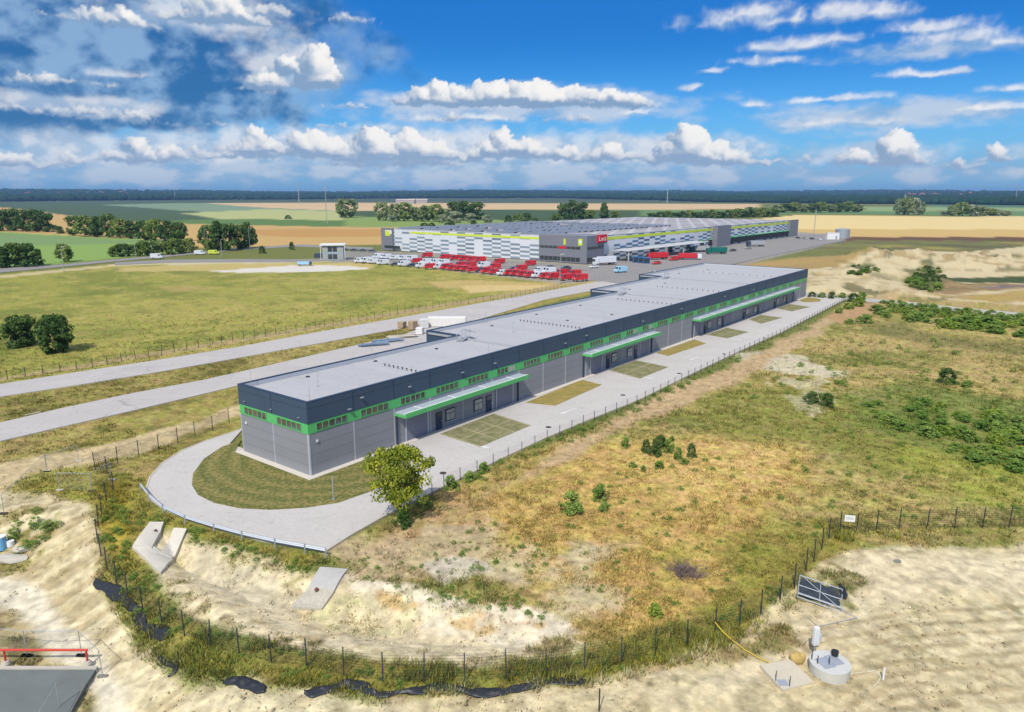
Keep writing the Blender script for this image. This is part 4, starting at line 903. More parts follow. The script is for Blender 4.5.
def crown_mesh(name, m, seed, nc=26, per=26, leaf=.07, base=.18, shape='round', flat=1.0, tone_top=.0):
    """unit-height crown: leaf faces in uneven clumps spread through the volume"""
    R = np.random.RandomState(seed); vs = []; tn = []
    ph = R.rand(4) * 6.28
    for i in range(nc):
        th = R.rand() * 6.283; u = R.rand(); h = base + (1 - base) * (u ** .9)
        k = (h - base) / (1 - base)
        prof = {'round': math.sqrt(max(0, 1 - (2 * k - .95) ** 2 * .9)), 'wide': (1 - k * .75) ** .5 * min(1, .35 + k * 3), 'tall': (1 - k) ** .6 * min(1, .5 + 2 * k), 'bush': math.sqrt(max(0, 1 - k * k))}[shape]
        rad = .5 * prof * (1 + .22 * math.sin(th * 2 + ph[0]) + .16 * math.sin(th * 3 + ph[1] + 4 * k)) * (.35 + .65 * math.sqrt(R.rand()))
        cx, cy, cz = rad * math.cos(th), rad * math.sin(th), h; cr = (.10 + .09 * R.rand()); tc = R.rand()
        n = int(per * (.6 + .8 * R.rand()))
        d = R.normal(size=(n, 3)); d /= np.linalg.norm(d, axis=1)[:, None]; q = d * (cr * (.55 + .45 * R.rand(n)[:, None])); q[:, 2] *= .8 * flat
        c = q + [cx, cy, min(cz, 1 - cr * .6)]
        nrm = d + R.normal(size=(n, 3)) * .55; nrm[:, 2] += .25; nrm /= np.linalg.norm(nrm, axis=1)[:, None]
        t = np.cross(nrm, R.normal(size=(n, 3))); t /= np.linalg.norm(t, axis=1)[:, None]; b = np.cross(nrm, t)
        s_ = (leaf * (.55 + .9 * R.rand(n)))[:, None]
        vs.append(np.stack([c - t * s_ - b * s_ * .6, c + t * s_ * .8 - b * s_ * .7, c + t * s_ + b * s_ * .7, c - t * s_ * .7 + b * s_], 1).reshape(-1, 3))
        tn.append(np.repeat(np.clip(tc * .55 + .45 * R.rand(n) + tone_top * (h - .5), 0, 1), 4))
    v = np.concatenate(vs); v[:, 2] = np.maximum(v[:, 2], .02); tn = np.concatenate(tn)
    f = np.arange(len(v)).reshape(-1, 4); me = np_mesh(name, v, f, [m]); set_attr(me, 'tone', np.column_stack([tn, tn, tn, np.ones(len(tn))])); return me
def trunk_mb(seed, top=.6, r=.025, limbs=4, fork=.3, multi=1):
    R = random.Random(seed); mb = MB()
    for m_ in range(multi):
        bx_ = R.uniform(-.05, .05) * (multi > 1); by_ = R.uniform(-.05, .05) * (multi > 1); p = Vector((bx_, by_, -.03)); q = Vector((bx_ * 1.6 + R.uniform(-.02, .02), by_ * 1.6, fork)); mb.tube(p, q, r, 7, r * .75)
        mb.tube(q, (q.x * 1.4 + R.uniform(-.03, .03), q.y * 1.4, top), r * .75, 6, r * .3)
        for i in range(limbs):
            a_ = 6.283 * i / limbs + R.uniform(-.4, .4); z0 = fork + (top - fork) * R.uniform(0, .5); L_ = R.uniform(.2, .33)
            mb.tube((q.x, q.y, z0), (q.x + L_ * math.cos(a_), q.y + L_ * math.sin(a_), z0 + L_ * R.uniform(.5, 1.0)), r * .5, 5, r * .18)
    return mb
KINDS = {}
def tree_kind(key, name, m, **kw):
    tm = kw.pop('trunk', {}); trunk_o = trunk_mb(kw['seed'], **tm); KINDS[key] = (name, crown_mesh('crown', m, **kw), trunk_o)
def make_kind(key):
    name, me, tmb = KINDS[key]
    root = empty(name); c = bpy.data.objects.new('crown', me); COL.objects.link(c); c.parent = root; tmb.build('trunk', M_BARK, root); return root
used_kind = {}
def plant(key, loc, w_, h_, label, cat='tree', group=None, rz=None):
    rz = random.uniform(0, 6.28) if rz is None else rz
    if key not in used_kind:
        r_ = make_kind(key); used_kind[key] = (r_, tree_of(r_)); r_.location = loc; r_.rotation_euler = (0, 0, rz); r_.scale = (w_, w_, h_); tag(r_, label, cat, group); return r_
    r0, kids = used_kind[key]; c = copy_tree(r0, kids, loc, rz, label, group, (w_, w_, h_)); c['category'] = cat
    if not group and 'group' in c: del c['group']
    return c
tree_kind('dark1', 'deciduous_tree', L_DARK, seed=11, nc=46, per=44, leaf=.036, base=.12)
tree_kind('dark2', 'deciduous_tree', L_DARK, seed=12, nc=48, per=44, leaf=.034, base=.10, shape='tall')
tree_kind('mid1', 'deciduous_tree', L_MID, seed=13, nc=46, per=44, leaf=.036, base=.12)
tree_kind('mid2', 'deciduous_tree', L_MID, seed=14, nc=46, per=44, leaf=.036, base=.10, shape='bush')
tree_kind('pale1', 'deciduous_tree', L_PALE, seed=15, nc=50, per=44, leaf=.034, base=.08)
tree_kind('silv1', 'silver_tree', L_SILV, seed=16, nc=50, per=44, leaf=.034, base=.08)
tree_kind('bush1', 'bush', L_BUSH, seed=17, nc=50, per=60, leaf=.028, base=.02, shape='bush', trunk=dict(top=.5, fork=.15, r=.02))
tree_kind('bush2', 'bush', L_DARK, seed=18, nc=50, per=60, leaf=.028, base=.02, shape='bush', trunk=dict(top=.5, fork=.15, r=.02))
tree_kind('bush3', 'bush', L_LIME, seed=19, nc=46, per=50, leaf=.030, base=.02, shape='bush', trunk=dict(top=.5, fork=.15, r=.02))
tree_kind('bigbush1', 'large_bush', L_DARK, seed=21, nc=90, per=70, leaf=.026, base=.02, shape='round', trunk=dict(top=.5, fork=.12, r=.02))
tree_kind('bigbush2', 'large_bush', L_DARK, seed=22, nc=90, per=70, leaf=.026, base=.02, shape='round', trunk=dict(top=.5, fork=.12, r=.02))
tree_kind('lone', 'deciduous_tree', L_YEL, seed=31, nc=85, per=120, leaf=.0145, base=.30, shape='round', flat=.75, tone_top=.1, trunk=dict(top=.78, fork=.26, r=.014, limbs=7, multi=4))
def put_tree(key, x, y, wpx, hpx, label, cat='tree', group=None):
    p = atT(x, y); r_ = math.hypot(math.hypot(p.x, p.y), H); k = r_ / F
    return plant(key, (p.x, p.y, p.z - .05), wpx * k * .86, hpx * k * 1.02, label, cat, group)
random.seed(9)
put_tree('lone', 402, 520, 62, 74, 'small leafy tree with yellowish crown beside the yard entrance')
put_tree('bush2', 402, 527, 20, 20, 'dark green bush at the foot of the yellowish tree', 'bush')
put_tree('bigbush1', 22, 346, 28, 25, 'smaller and left one of the two dark round bushes on the left lawn', 'bush', 'pair of dark bushes on the left lawn')
put_tree('bigbush2', 56, 352, 31, 31, 'larger and right one of the two dark round bushes on the left lawn', 'bush', 'pair of dark bushes on the left lawn')
def row(lst, kinds, txt, grp, cat='tree'):
    for i, (x, y, w_, h_) in enumerate(lst): put_tree(kinds[i % len(kinds)], x, y, w_, h_, f'{txt}, {ordinal(i)} from the left', cat, grp)
row([(-22,231,18,17),(-8,231,18,17),(3,231,18,17),(14,231,18,17.5),(26,231.5,17,17),(38,232,18,18),(48,232,15,15)], ['dark1','dark2','dark1'], 'dark tree in the upper left clump beyond the field', 'trees beyond the green field')
put_tree('bush2', 59, 233.5, 10, 6, 'small round bush right of the upper left tree clump', 'bush')
row([(75,235.5,15,16),(85,236.5,17,17),(97,237,17,17),(109,237.5,15,20),(120,238,17,16),(132,238.5,17,15),(145,240.5,18,17),(156,241.5,19,19),(168,241.5,19,18),(179,241.5,17,17)], ['dark1','mid1','dark2','dark1','mid1','dark2'], 'dark tree in the long row behind the green field', 'long tree row behind the green field')
row([(115,256.5,14,9),(124,256.5,15,11),(134,256,14,10),(143,256,15,13),(152,255.5,15,12),(163,255,15,12),(173,254.5,17,14),(180,253,16,20),(189,253,15,13)], ['mid2','dark1','mid2'], 'mid green shrubby tree beside the far road', 'shrubby trees beside the far road')
row([(209,250,19,22),(219,250.5,22,26),(230,250.5,18,24),(239,249.5,18,22),(249,248,19,23)], ['dark1','dark2','dark1'], 'dark tall tree in the clump by the road bend', 'tree clump by the road bend')
put_tree('mid2', 208, 251, 9, 11, 'light green young tree in front of the compact clump')
row([(-10,268,18,17),(3,268,19,17),(15,267,20,19),(27,267,19,19),(38,265,14,13)], ['dark1','dark2','mid1'], 'dark tree at the left edge beside the road', 'trees at the left edge beside the road')
put_tree('mid2', 65, 262, 18, 15, 'single light green round tree beside the far left road')
put_tree('pale1', 346, 217.5, 25, 17, 'large round pale green tree standing alone in the fields beyond the warehouse')
row([(383,220.5,18,17),(395,221,18,16),(405,221,19,17),(415,221,17,13),(425,221.5,17,15),(437,221.5,17,16),(446,221.5,15,12)], ['pale1','pale1','mid1'], 'pale tree in the grove behind the warehouse', 'pale trees behind the warehouse')
row([(455,220.5,20,18),(465,220.5,22,18),(476,220,20,17)], ['dark1','dark2'], 'dark tree in the grove behind the warehouse', 'dark trees behind the warehouse')
row([(393,221.8,8,6),(442,223,10,8),(456,223,14,11),(471,223,12,9),(487,222.5,14,7)], ['silv1'], 'silvery shrub before the grove behind the warehouse', 'silvery shrubs behind the warehouse', 'shrub')
row([(424,227,10,4),(432,227,9,4),(448,226.5,9,4),(452,226,8,5),(474,225,8,5)], ['bush2'], 'dark bush above the warehouse roof at left', 'small bushes behind the warehouse', 'bush')
row([(508,222.5,9,7),(518,221.5,12,7),(527,222,10,9),(535,222,7,4)], ['bush2','mid2','dark1'], 'bush behind the middle of the warehouse', 'bushes behind the warehouse roof', 'bush')
row([(564,219,15,15),(573,219.5,19,18),(582,219,16,16)], ['dark1','dark2'], 'dark tree of the trio behind the warehouse', 'tall dark trio behind the warehouse')
row([(590,219.5,12,9),(604,219.5,14,16),(615,219.5,12,8),(556,221,12,7)], ['mid1','dark2','mid2'], 'mid green tree near the dark trio', 'trees beside the tall trio')
row([(652 + 7.6 * i, 219.4 - .16 * i, 12, 6 + (i % 3)) for i in range(17)], ['dark1','bush2','mid2'], 'low dark tree in the hedge behind the warehouse', 'hedge line behind the warehouse')
row([(738,217.5,14,8),(750,217,16,9),(762,216.5,15,8),(771,216,13,7)], ['mid1','pale1'], 'lighter tree at the right hedge end', 'lighter trees at the hedge end')
row([(776 + 9 * i, 212.6 - .05 * i, 13, 7 + (i * 7 % 3)) for i in range(10)], ['pale1','dark1','mid1'], 'tree in the line beyond the yellow field', 'second tree line beyond the yellow field')
row([(899,214.5,12,13),(907,215,14,15),(914,215,12,14),(920,214.5,9,10)], ['silv1','pale1'], 'silvery tree in the copse beyond the field', 'small copse beyond the yellow field')
row([(944,215.5,7,4),(953,216,12,9),(962,216,14,11),(971,216,14,9),(980,216,14,8),(990,216,12,6),(998,216,11,5),(1006,216,9,4)], ['silv1','pale1','mid1'], 'tree in the sloping group at the right', 'sloping tree group at right')
put_tree('bush2', 288, 219, 8, 3.5, 'tiny dark bush alone in the distant green field', 'bush')
for x, y in ((292,247.5),(262,251.5)): put_tree('bush2', x, y + 2, 7, 7, 'dark shrub beside the far road ' + ('left of the gatehouse' if x > 270 else 'right of the tree clump'), 'bush')
# bushes of the right meadow
sing = [(866,323,14,8,'bush1','wide low bush above the track in the right meadow'),(850,324,9,5,'bush1','small bush left of the wide low one in the right meadow'),(879,313.5,9,6,'bush2','single round bush below the head of the thicket'),(946,383,17,13,'bush2','round dark bush standing alone in the right meadow'),(967,387,10,6,'bush1','small bush right of the lone round dark bush'),(811,403,16,11,'bush2','left bush of the pair in the middle of the meadow'),(827,407,15,13,'bush2','right bush of the pair in the middle of the meadow'),(821,399,8,6,'bush1','small bush behind the pair in the middle of the meadow'),
 (646,452,12,13,'bush2','leftmost dark bush of the cluster in the dry meadow'),(655,456,16,17,'bush2','front dark bush of the cluster in the dry meadow'),(660,447,14,12,'bush2','rear dark bush of the cluster in the dry meadow'),(668,453,11,14,'bush1','middle bush in the cluster in the dry meadow'),(678,460,10,13,'bush1','green bush right of centre in the dry meadow cluster'),(691,457,10,14,'bush2','rightmost dark bush of the cluster in the dry meadow'),(684,464,9,6,'bush1','low bush at lower right of the dry meadow cluster'),(659,468,12,7,'bush1','low bush in front of the cluster in the dry meadow'),(626,447,9,10,'bush1','small bush left of the cluster in the dry meadow'),(632,467,9,6,'bush1','low weed bush lower left of the cluster in the dry meadow'),(643,471,7,6,'bush1','little bush below the cluster in the dry meadow'),(672,441,7,5,'bush1','little bush above the cluster in the dry meadow'),
 (570,513,26,22,'bush1','broad green bush at the left border of the dry meadow'),(601,500,18,16,'bush1','weedy bush right of the broad one beside the dry meadow'),(604,511,12,10,'bush1','low bush just below the weedy one beside the dry meadow'),(450,489,14,14,'bush1','bush against the yard fence near the yellowish tree'),(484,472,14,10,'bush1','bush on the yard fence, second from the near end'),(470,480,14,9,'bush1','low bush between the two bushes on the yard fence'),(655,617,14,15,'bush3','light green seedling bush by the black fence at the bottom'),(840,384,8,4,'bush1','low bush in the middle of the meadow, right of the white patches')]
for x, y, w_, h_, kd, lb in sing: put_tree(kd, x, y, w_, h_, lb, 'bush')
row([(858,306,12,8),(848,309,11,6),(839,313,9,5)], ['bush3','bush3','bush1'], 'bush at the far corner of the yard fence', 'bushes at the far yard corner', 'bush')
row([(812,297.2,9,5),(822,297.8,9,5),(832,298.5,10,6),(842,298,9,5),(853,302,12,8),(861,302,11,9)], ['bush2','bush1'], 'dark bush behind the far hall end', 'bushes behind the far end of the hall', 'bush')
def inpoly(x, y, P): return sdist(np.array([x]), np.array([y]), np.array(P, float), 1)[0] > 0
def thicket(P, n, wr, kinds, label, group, seed):
    R = random.Random(seed); xs = [p[0] for p in P]; ys = [p[1] for p in P]; k = 0; pts = []
    while k < n:
        x, y = R.uniform(min(xs), max(xs)), R.uniform(min(ys), max(ys))
        if not inpoly(x, y, P): continue
        if any((x - a_) ** 2 + 4 * (y - b_) ** 2 < (wr[0] * .45) ** 2 for a_, b_ in pts): continue
        pts.append((x, y)); k += 1
    for x, y in sorted(pts): w_ = R.uniform(*wr) * (.75 + .5 * (y - min(ys)) / (max(ys) - min(ys) + 1)); put_tree(R.choice(kinds), x, y, w_, w_ * R.uniform(.34, .62), label, 'bush', group)
thicket([(868,312),(885,302),(930,304),(1030,318),(1030,338),(975,333),(930,326),(885,318)], 95, (7, 15), ['bush1','bush1','bush1','bush3'], 'green bush in the dense thicket below the road', 'thicket below the gravel road', 5)
thicket([(858,398),(900,396),(960,410),(1030,420),(1030,478),(985,466),(930,444),(880,420)], 80, (7, 19), ['bush1','bush1','bush3'], 'green bush in the loose thicket at the right edge of the meadow', 'loose thicket at the right', 6)
thicket([(905,282),(915,271),(940,264),(945,282),(935,294),(912,290)], 46, (4, 9), ['bush2','bush1'], 'dark scrub bush on the slope of the earth mounds', 'scrub on the earth mounds', 7)
thicket([(846,268),(866,265),(880,272),(862,276),(850,275)], 16, (4, 8), ['bush2','bush1'], 'scrub bush on the left flank of the mounds', 'scrub left of the mounds', 8)
def weed_patch(P, n, wr, seed, acc):
    R = random.Random(seed); xs = [p[0] for p in P]; ys = [p[1] for p in P]; k = 0
    src = KINDS['bush1'][1]; v = np.empty(len(src.vertices) * 3); src.vertices.foreach_get('co', v); v = v.reshape(-1, 4, 3); t = np.empty(len(src.vertices) * 4); src.color_attributes['tone'].data.foreach_get('color', t); t = t.reshape(-1, 4, 4)
    while k < n:
        x, y = R.uniform(min(xs), max(xs)), R.uniform(min(ys), max(ys))
        if not inpoly(x, y, P) or any(inpoly(x, y, q) for q in NOWEED): continue
        k += 1; p = atT(x, y); w_ = R.uniform(*wr) * math.hypot(p.x, p.y) / F; i0 = R.randrange(0, 4); q = v[i0::4] * [w_ * .9, w_ * .9, w_ * .55]; c_, s_ = math.cos(k), math.sin(k)
        acc[0].append((np.stack([q[..., 0] * c_ - q[..., 1] * s_, q[..., 0] * s_ + q[..., 1] * c_, q[..., 2]], -1) * [1, 1, 1] + [p.x, p.y, p.z - .04]).reshape(-1, 3)); acc[1].append(t[i0::4].reshape(-1, 4))
NOWEED = [[(285,612),(318,564),(352,566),(328,614)], [(128,550),(148,522),(190,528),(172,568),(160,578)]]
acc = ([], [])
weed_patch([(468,520),(500,520),(560,560),(520,600),(470,590),(430,570),(340,572),(330,556),(420,560)], 60, (4, 9), 10, acc)
weed_patch([(108,500),(150,515),(250,548),(320,562),(400,582),(400,590),(300,574),(240,558),(190,545),(140,560),(165,600),(112,590),(100,545)], 105, (4, 11), 11, acc)
weed_patch([(430,585),(500,590),(560,620),(590,645),(540,625),(480,606),(430,600)], 40, (4, 9), 14, acc)
weed_patch([(410,508),(480,470),(546,441),(620,411),(700,376),(740,358),(742,362),(700,382),(620,420),(546,453),(480,484),(420,512)], 80, (5, 10), 12, acc)
weed_patch([(560,480),(800,440),(1020,400),(1020,520),(860,520),(760,560),(700,610),(640,640),(580,620)], 150, (4, 9), 13, acc)
weed_patch([(700,400),(850,330),(1020,350),(1020,400),(800,440)], 90, (4, 8), 15, acc)
weed_patch([(150,640),(110,590),(150,600),(250,645),(380,668),(500,670),(600,656),(700,630),(790,570),(800,590),(700,650),(600,680),(400,690),(250,675)], 80, (5, 11), 16, acc)
weed_patch([(0,522),(38,512),(66,520),(48,540),(20,556)], 14, (8, 14), 17, acc)
vv = np.concatenate(acc[0]); tt = np.concatenate(acc[1]); me = np_mesh('weeds', vv, np.arange(len(vv)).reshape(-1, 4), [L_BUSH]); set_attr(me, 'tone', tt); o = bpy.data.objects.new('weeds', me); COL.objects.link(o); o['kind'] = 'stuff'; o['label'] = 'low leafy weeds scattered over the meadow, the basin rim and the fence line'
# dead brushwood
R = random.Random(3); bw = MB()
for i in range(150):
    a_ = R.uniform(0, 6.28); e_ = R.uniform(.05, 1.0); L_ = R.uniform(.5, 1.9); x0, y0 = R.gauss(0, .5), R.gauss(0, .5)
    bw.tube((x0, y0, R.uniform(0, .4)), (x0 + L_ * math.cos(a_) * math.cos(e_), y0 + L_ * math.sin(a_) * math.cos(e_), L_ * math.sin(e_) * .8), .022, 4, .008)
p = atT(685, 574); tag(bw.build('brushwood_pile', mat('dead_wood', S(128,108,112), .9, var=.3), None, p), 'heap of dead grey brown brushwood lying in the dry meadow', 'brushwood')

# ------------------------------------------------------------------ weeds and dry grass: nobody could count them
def build_tufts():
    R = np.random.RandomState(77); N = 300000
    r = 30 * (230 / 30.) ** R.rand(N); az = np.radians(R.uniform(-38, 38, N)); x, y = r * np.sin(az), r * np.cos(az)
    fl = np.array([at(*q) for q in FENCE_PX]); df = ldist(x, y, fl, 5.0)
    col, g = cover(x, y); rm = road_mask(x, y, .5)
    clump = fbm(x, y, 1.5, 3, 301); c2 = fbm(x, y, 6, 3, 303)
    weedy = sm(df, 3.6, .6) * sm(clump * .5 + c2 * .5, .42, .58)
    side = sdist(x, y, np.array([at(*q) for q in [(98,470),(150,477),(150,502),(250,540),(330,556),(300,562),(200,533),(160,525),(140,560),(165,600),(230,632),(340,655),(480,662),(590,650),(690,610),(780,560),(835,520),(1065,500),(1065,535),(860,540),(850,560),(800,600),(740,640),(690,660),(600,682),(480,693),(380,694),(280,680),(200,660),(150,630),(112,590),(96,540),(98,500)]]), 2)
    weedy = weedy * (side > 0)
    keep = (rm < .05) & ((R.rand(N) < np.clip(g - .1, .001, 1) * (.12 + .8 * sm(clump, .42, .62)) * sm(r, 225, 90)) | (R.rand(N) < weedy * .5))
    for q in NOWEED: keep &= ~(sdist(x, y, np.array([atT(*p_)[:2] for p_ in q]), .1) > 0)
    hx = ((x - A0[0]) * U[0] + (y - A0[1]) * U[1]); hy = ((x - A0[0]) * V[0] + (y - A0[1]) * V[1]); keep &= ~((hx > -4) & (hx < LEN + 4) & (hy > -3) & (hy < 40))
    x, y, r, col, weedy, clump, c2 = [q[keep] for q in (x, y, r, col, weedy, clump, c2)]; n = len(x); z = zf(x, y)
    h = (.10 + .22 * R.rand(n) * (.5 + sm(c2, .4, .7))) * (1 + .5 * sm(r, 60, 150)) + weedy * (.03 + .36 * R.rand(n) ** 2); wd = .05 + .05 * R.rand(n) + .0005 * r
    tone = .80 + .65 * R.rand(n); hue = R.rand(n)
    c = col * tone[:, None]; gr = (hue < .22) | ((weedy > .3) & (hue < .45)); c[gr] = c[gr] * .5 + np.array(S(122,148,70)) * .55 * tone[gr][:, None]
    br = (hue > .88); c[br] = c[br] * .5 + np.array(S(206,186,120)) * .5; yl = (hue > .80) & (hue <= .88) & (weedy > .3); c[yl] = np.array(S(196,186,58)) * .9
    K = 4; vs = []; cs = []
    for k in range(K):
        a_ = R.rand(n) * 6.283; sp = wd * (1.2 + R.rand(n)); bx_, by_ = x + sp * np.cos(a_) * .8, y + sp * np.sin(a_) * .8
        tx, ty = -np.sin(a_) * wd * .5, np.cos(a_) * wd * .5; hh = h * (.6 + .5 * R.rand(n)); ln = h * .5
        vs.append(np.stack([np.column_stack([bx_ - tx, by_ - ty, z - .03]), np.column_stack([bx_ + tx, by_ + ty, z - .03]), np.column_stack([bx_ + np.cos(a_) * ln, by_ + np.sin(a_) * ln, z + hh])], 1)); cs.append(np.repeat(c[:, None], 3, 1))
    v = np.concatenate(vs).reshape(-1, 3); c = np.concatenate(cs).reshape(-1, 3)
    m, w, out = new_mat('grass_blades'); at_ = w.node('ShaderNodeAttribute', attribute_name='blade').outputs['Color']
    b = w.n.new('ShaderNodeBsdfDiffuse'); w.put(b.inputs[0], at_); t = w.n.new('ShaderNodeBsdfTranslucent'); w.put(t.inputs[0], at_); mx = w.node('ShaderNodeMixShader', (.3, b.outputs[0], t.outputs[0])); w.l.new(mx.outputs[0], out.inputs[0])
    me = np_mesh('dry_grass', v, np.arange(len(v)).reshape(-1, 3), [m]); set_attr(me, 'blade', np.column_stack([np.clip(c, 0, .9), np.ones(len(c))]))
    o = bpy.data.objects.new('dry_grass', me); COL.objects.link(o); o['kind'] = 'stuff'; o['label'] = 'dry grass and weeds growing over the meadow and along the fences'
build_tufts()
# stones and clods strewn over the bare soil
def build_stones():
    R = np.random.RandomState(5); N = 26000; r = 28 * (150 / 28.) ** R.rand(N); az = np.radians(R.uniform(-38, 38, N)); x, y = r * np.sin(az), r * np.cos(az)
    col, g = cover(x, y); keep = (g < .2) & (road_mask(x, y, .6) < .05) & (fbm(x, y, 3, 3, 9) > .42); x, y, col = x[keep], y[keep], col[keep]; n = len(x); z = zf(x, y)
    s_ = .03 + .10 * R.rand(n) ** 3; o8 = np.array([(1,0,0),(-1,0,0),(0,1,0),(0,-1,0),(0,0,1),(0,0,-.5)]); q = R.uniform(.6, 1.3, (n, 6, 1))
    v = (np.column_stack([x, y, z])[:, None] + o8[None] * q * s_[:, None, None] + R.normal(size=(n, 6, 3)) * .2 * s_[:, None, None]).reshape(-1, 3)
    f = np.array([(0,2,4),(2,1,4),(1,3,4),(3,0,4),(2,0,5),(1,2,5),(3,1,5),(0,3,5)]); f = (np.arange(n)[:, None, None] * 6 + f[None]).reshape(-1, 3)
    c = np.repeat(col * R.uniform(.7, 1.15, (n, 1)), 6, 0); m, w, out = new_mat('soil_clods'); at_ = w.node('ShaderNodeAttribute', attribute_name='clod').outputs['Color']; bsdf(w, out, at_, .95, 0, .1)
    me = np_mesh('gravel', v, f, [m]); set_attr(me, 'clod', np.column_stack([c, np.ones(len(c))])); o = bpy.data.objects.new('gravel', me); COL.objects.link(o); o['kind'] = 'stuff'; o['label'] = 'clods and small stones strewn over the bare sandy soil'
build_stones()
# ------------------------------------------------------------------ distant forest and villages
def build_forest():
    R = np.random.RandomState(8); ph = (1 + 5 ** .5) / 2
    ico = np.array([(-1,ph,0),(1,ph,0),(-1,-ph,0),(1,-ph,0),(0,-1,ph),(0,1,ph),(0,-1,-ph),(0,1,-ph),(ph,0,-1),(ph,0,1),(-ph,0,-1),(-ph,0,1)]); ico /= np.linalg.norm(ico[0])
    F_ = np.array([(0,11,5),(0,5,1),(0,1,7),(0,7,10),(0,10,11),(1,5,9),(5,11,4),(11,10,2),(10,7,6),(7,1,8),(3,9,4),(3,4,2),(3,2,6),(3,6,8),(3,8,9),(4,9,5),(2,4,11),(6,2,10),(8,6,7),(9,8,1)])
    N = 42000; r = 2500 * (10500 / 2500.) ** R.rand(N); azd = R.uniform(-44, 44, N); az = np.radians(azd); x, y = r * np.sin(az), r * np.cos(az)
    edge = np.interp(azd, [-44,-34,-20,-8,4,14,24,36,44], [3700,3700,4100,4500,4300,3200,2750,2700,2700])
    n = fbm(x, y, 700, 3, 401); k = (r > edge * (.97 + .1 * n)) & ((n > .40) | (r < edge * 1.25)); x, y, r = x[k], y[k], r[k]; n = len(x); z = zf(x, y)
    s_ = np.column_stack([10 + 10 * R.rand(n), 10 + 10 * R.rand(n), 7 + 6 * R.rand(n)]) * (1 + .00012 * (r - 2500))[:, None]
    v = (np.column_stack([x, y, z + s_[:, 2] * .8])[:, None] + ico[None] * s_[:, None] * R.uniform(.8, 1.2, (n, 12, 1))).reshape(-1, 3)
    f = (np.arange(n)[:, None, None] * 12 + F_[None]).reshape(-1, 3)
    m = mat('distant_canopy', S(36,62,44, 1.0), .95, var=.5, scale=.012, spec=.05)
    me = np_mesh('forest', v, f, [m]); o = bpy.data.objects.new('forest', me); COL.objects.link(o); o['kind'] = 'stuff'; o['label'] = 'far wood along the horizon that reads as one dark mass'
build_forest()
hp = None; R = random.Random(12)
M_RENDER = mat('pale_render', (.74, .71, .66), .8); M_TILE = mat('roof_tile', (.30, .12, .08), .8); M_SHED = mat('shed_sheet', (.36, .33, .31), .6)
spots = [(R.uniform(18, 168), R.uniform(198.0, 200.3), 0) for _ in range(26)] + [(R.uniform(905, 985), R.uniform(199.2, 200.6), 0) for _ in range(14)]
spots.sort()
for i, (x, y, _) in enumerate(spots):
    p = at(x, y); z = float(zf(np.array([p[0]]), np.array([p[1]]))[0]) + 9
    if hp is None:
        hp = empty('village_house'); MB().box(-8, 8, -6, 6, -14, 6).build('wall', M_RENDER, hp); MB().prof([(-9, 6.02), (0, 10.5), (9, 6.02)], -6.5, 6.5).build('roof', M_TILE, hp); hk = tree_of(hp); o = hp; o.location = (*p, z)
    else: o = copy_tree(hp, hk, (*p, z), R.uniform(0, 3.1))
    s_ = R.uniform(1.2, 1.9); o.scale = (s_, s_, s_); tag(o, 'tiny pale house in the village on the ' + ('left' if x < 512 else 'right') + ' horizon', 'house', 'village houses on the ' + ('left' if x < 512 else 'right') + ' horizon')
for x, y, w_, lb in ((800, 202.6, 90, 'long pale shed among the distant woods above the yellow field'), (190, 200.6, 45, 'long reddish white shed on the left horizon'), (240, 200.6, 45, 'second long shed right of the reddish one on the left horizon'), (406, 203.6, 34, 'low pale farm building behind the tan field'), (418, 203.2, 36, 'larger low farm building behind the tan field'), (1003, 203.6, 60, 'white shed near the right end of the horizon'), (640, 204.0, 0, '')):
    if w_:
        p = at(x, y); z = float(zf(np.array([p[0]]), np.array([p[1]]))[0]); r0 = empty('farm_shed', (*p, z), R.uniform(-.2, .2), lb, 'shed', None); MB().box(-w_, w_, -12, 12, -1, 12).build('wall', M_SHED, r0); MB().prof([(-13, 12.02), (0, 16), (13, 12.02)], -w_ - 1, w_ + 1).build('roof', mat('shed_roof', (.5, .42, .38), .7), r0).rotation_euler = (0, 0, math.pi / 2)
# ------------------------------------------------------------------ haze
hz = MB().box(-15000, 15000, -15000, 15000, -8, 140)
m, w, out = new_mat('thin_air'); pv = w.n.new('ShaderNodeVolumePrincipled'); pv.inputs['Color'].default_value = (.30, .52, .92, 1); pv.inputs['Density'].default_value = 7.5e-5; pv.inputs['Anisotropy'].default_value = .1
w.l.new(pv.outputs[0], out.inputs['Volume']); o = hz.build('haze', m); o['kind'] = 'stuff'; o['label'] = 'thin blue haze over the plain'
# ------------------------------------------------------------------ fences
M_POST = mat('anthracite_post', (.035, .045, .055), .5, .1, var=.15); M_ZINC = mat('zinc_tube', (.40, .43, .46), .45, .4, var=.15)
M_CONC = mat('concrete', S(206, 200, 186), .9, var=.16, scale=1.5, bump=.3); M_CONCD = mat('dark_concrete', S(140, 138, 128), .9, var=.2, scale=1.2, bump=.3)
def wire_mat(name, col, dx=.05, dz=.2, wx=.10, wz=.05):
    m, w, out = new_mat(name); a_ = w.node('ShaderNodeAttribute', attribute_name='run'); sp = w.node('ShaderNodeSeparateColor', (a_.outputs['Color'],))
    v = w.m('LESS_THAN', w.m('FRACT', w.m('DIVIDE', sp.outputs[0], dx)), wx); h = w.m('LESS_THAN', w.m('FRACT', w.m('DIVIDE', sp.outputs[1], dz)), wz)
    bsdf(w, out, (*col, 1), .5, .2, .3, alpha=w.m('MAXIMUM', v, h)); return m
M_WIRE_D = wire_mat('dark_wire_mesh', (.03, .04, .05), wx=.11, wz=.08); M_WIRE_Z = wire_mat('zinc_wire_mesh', (.40, .43, .46), .1, .2, .045, .03); M_WIRE_T = wire_mat('thin_wire_mesh', (.10, .11, .12), .06, .2, .06, .03)
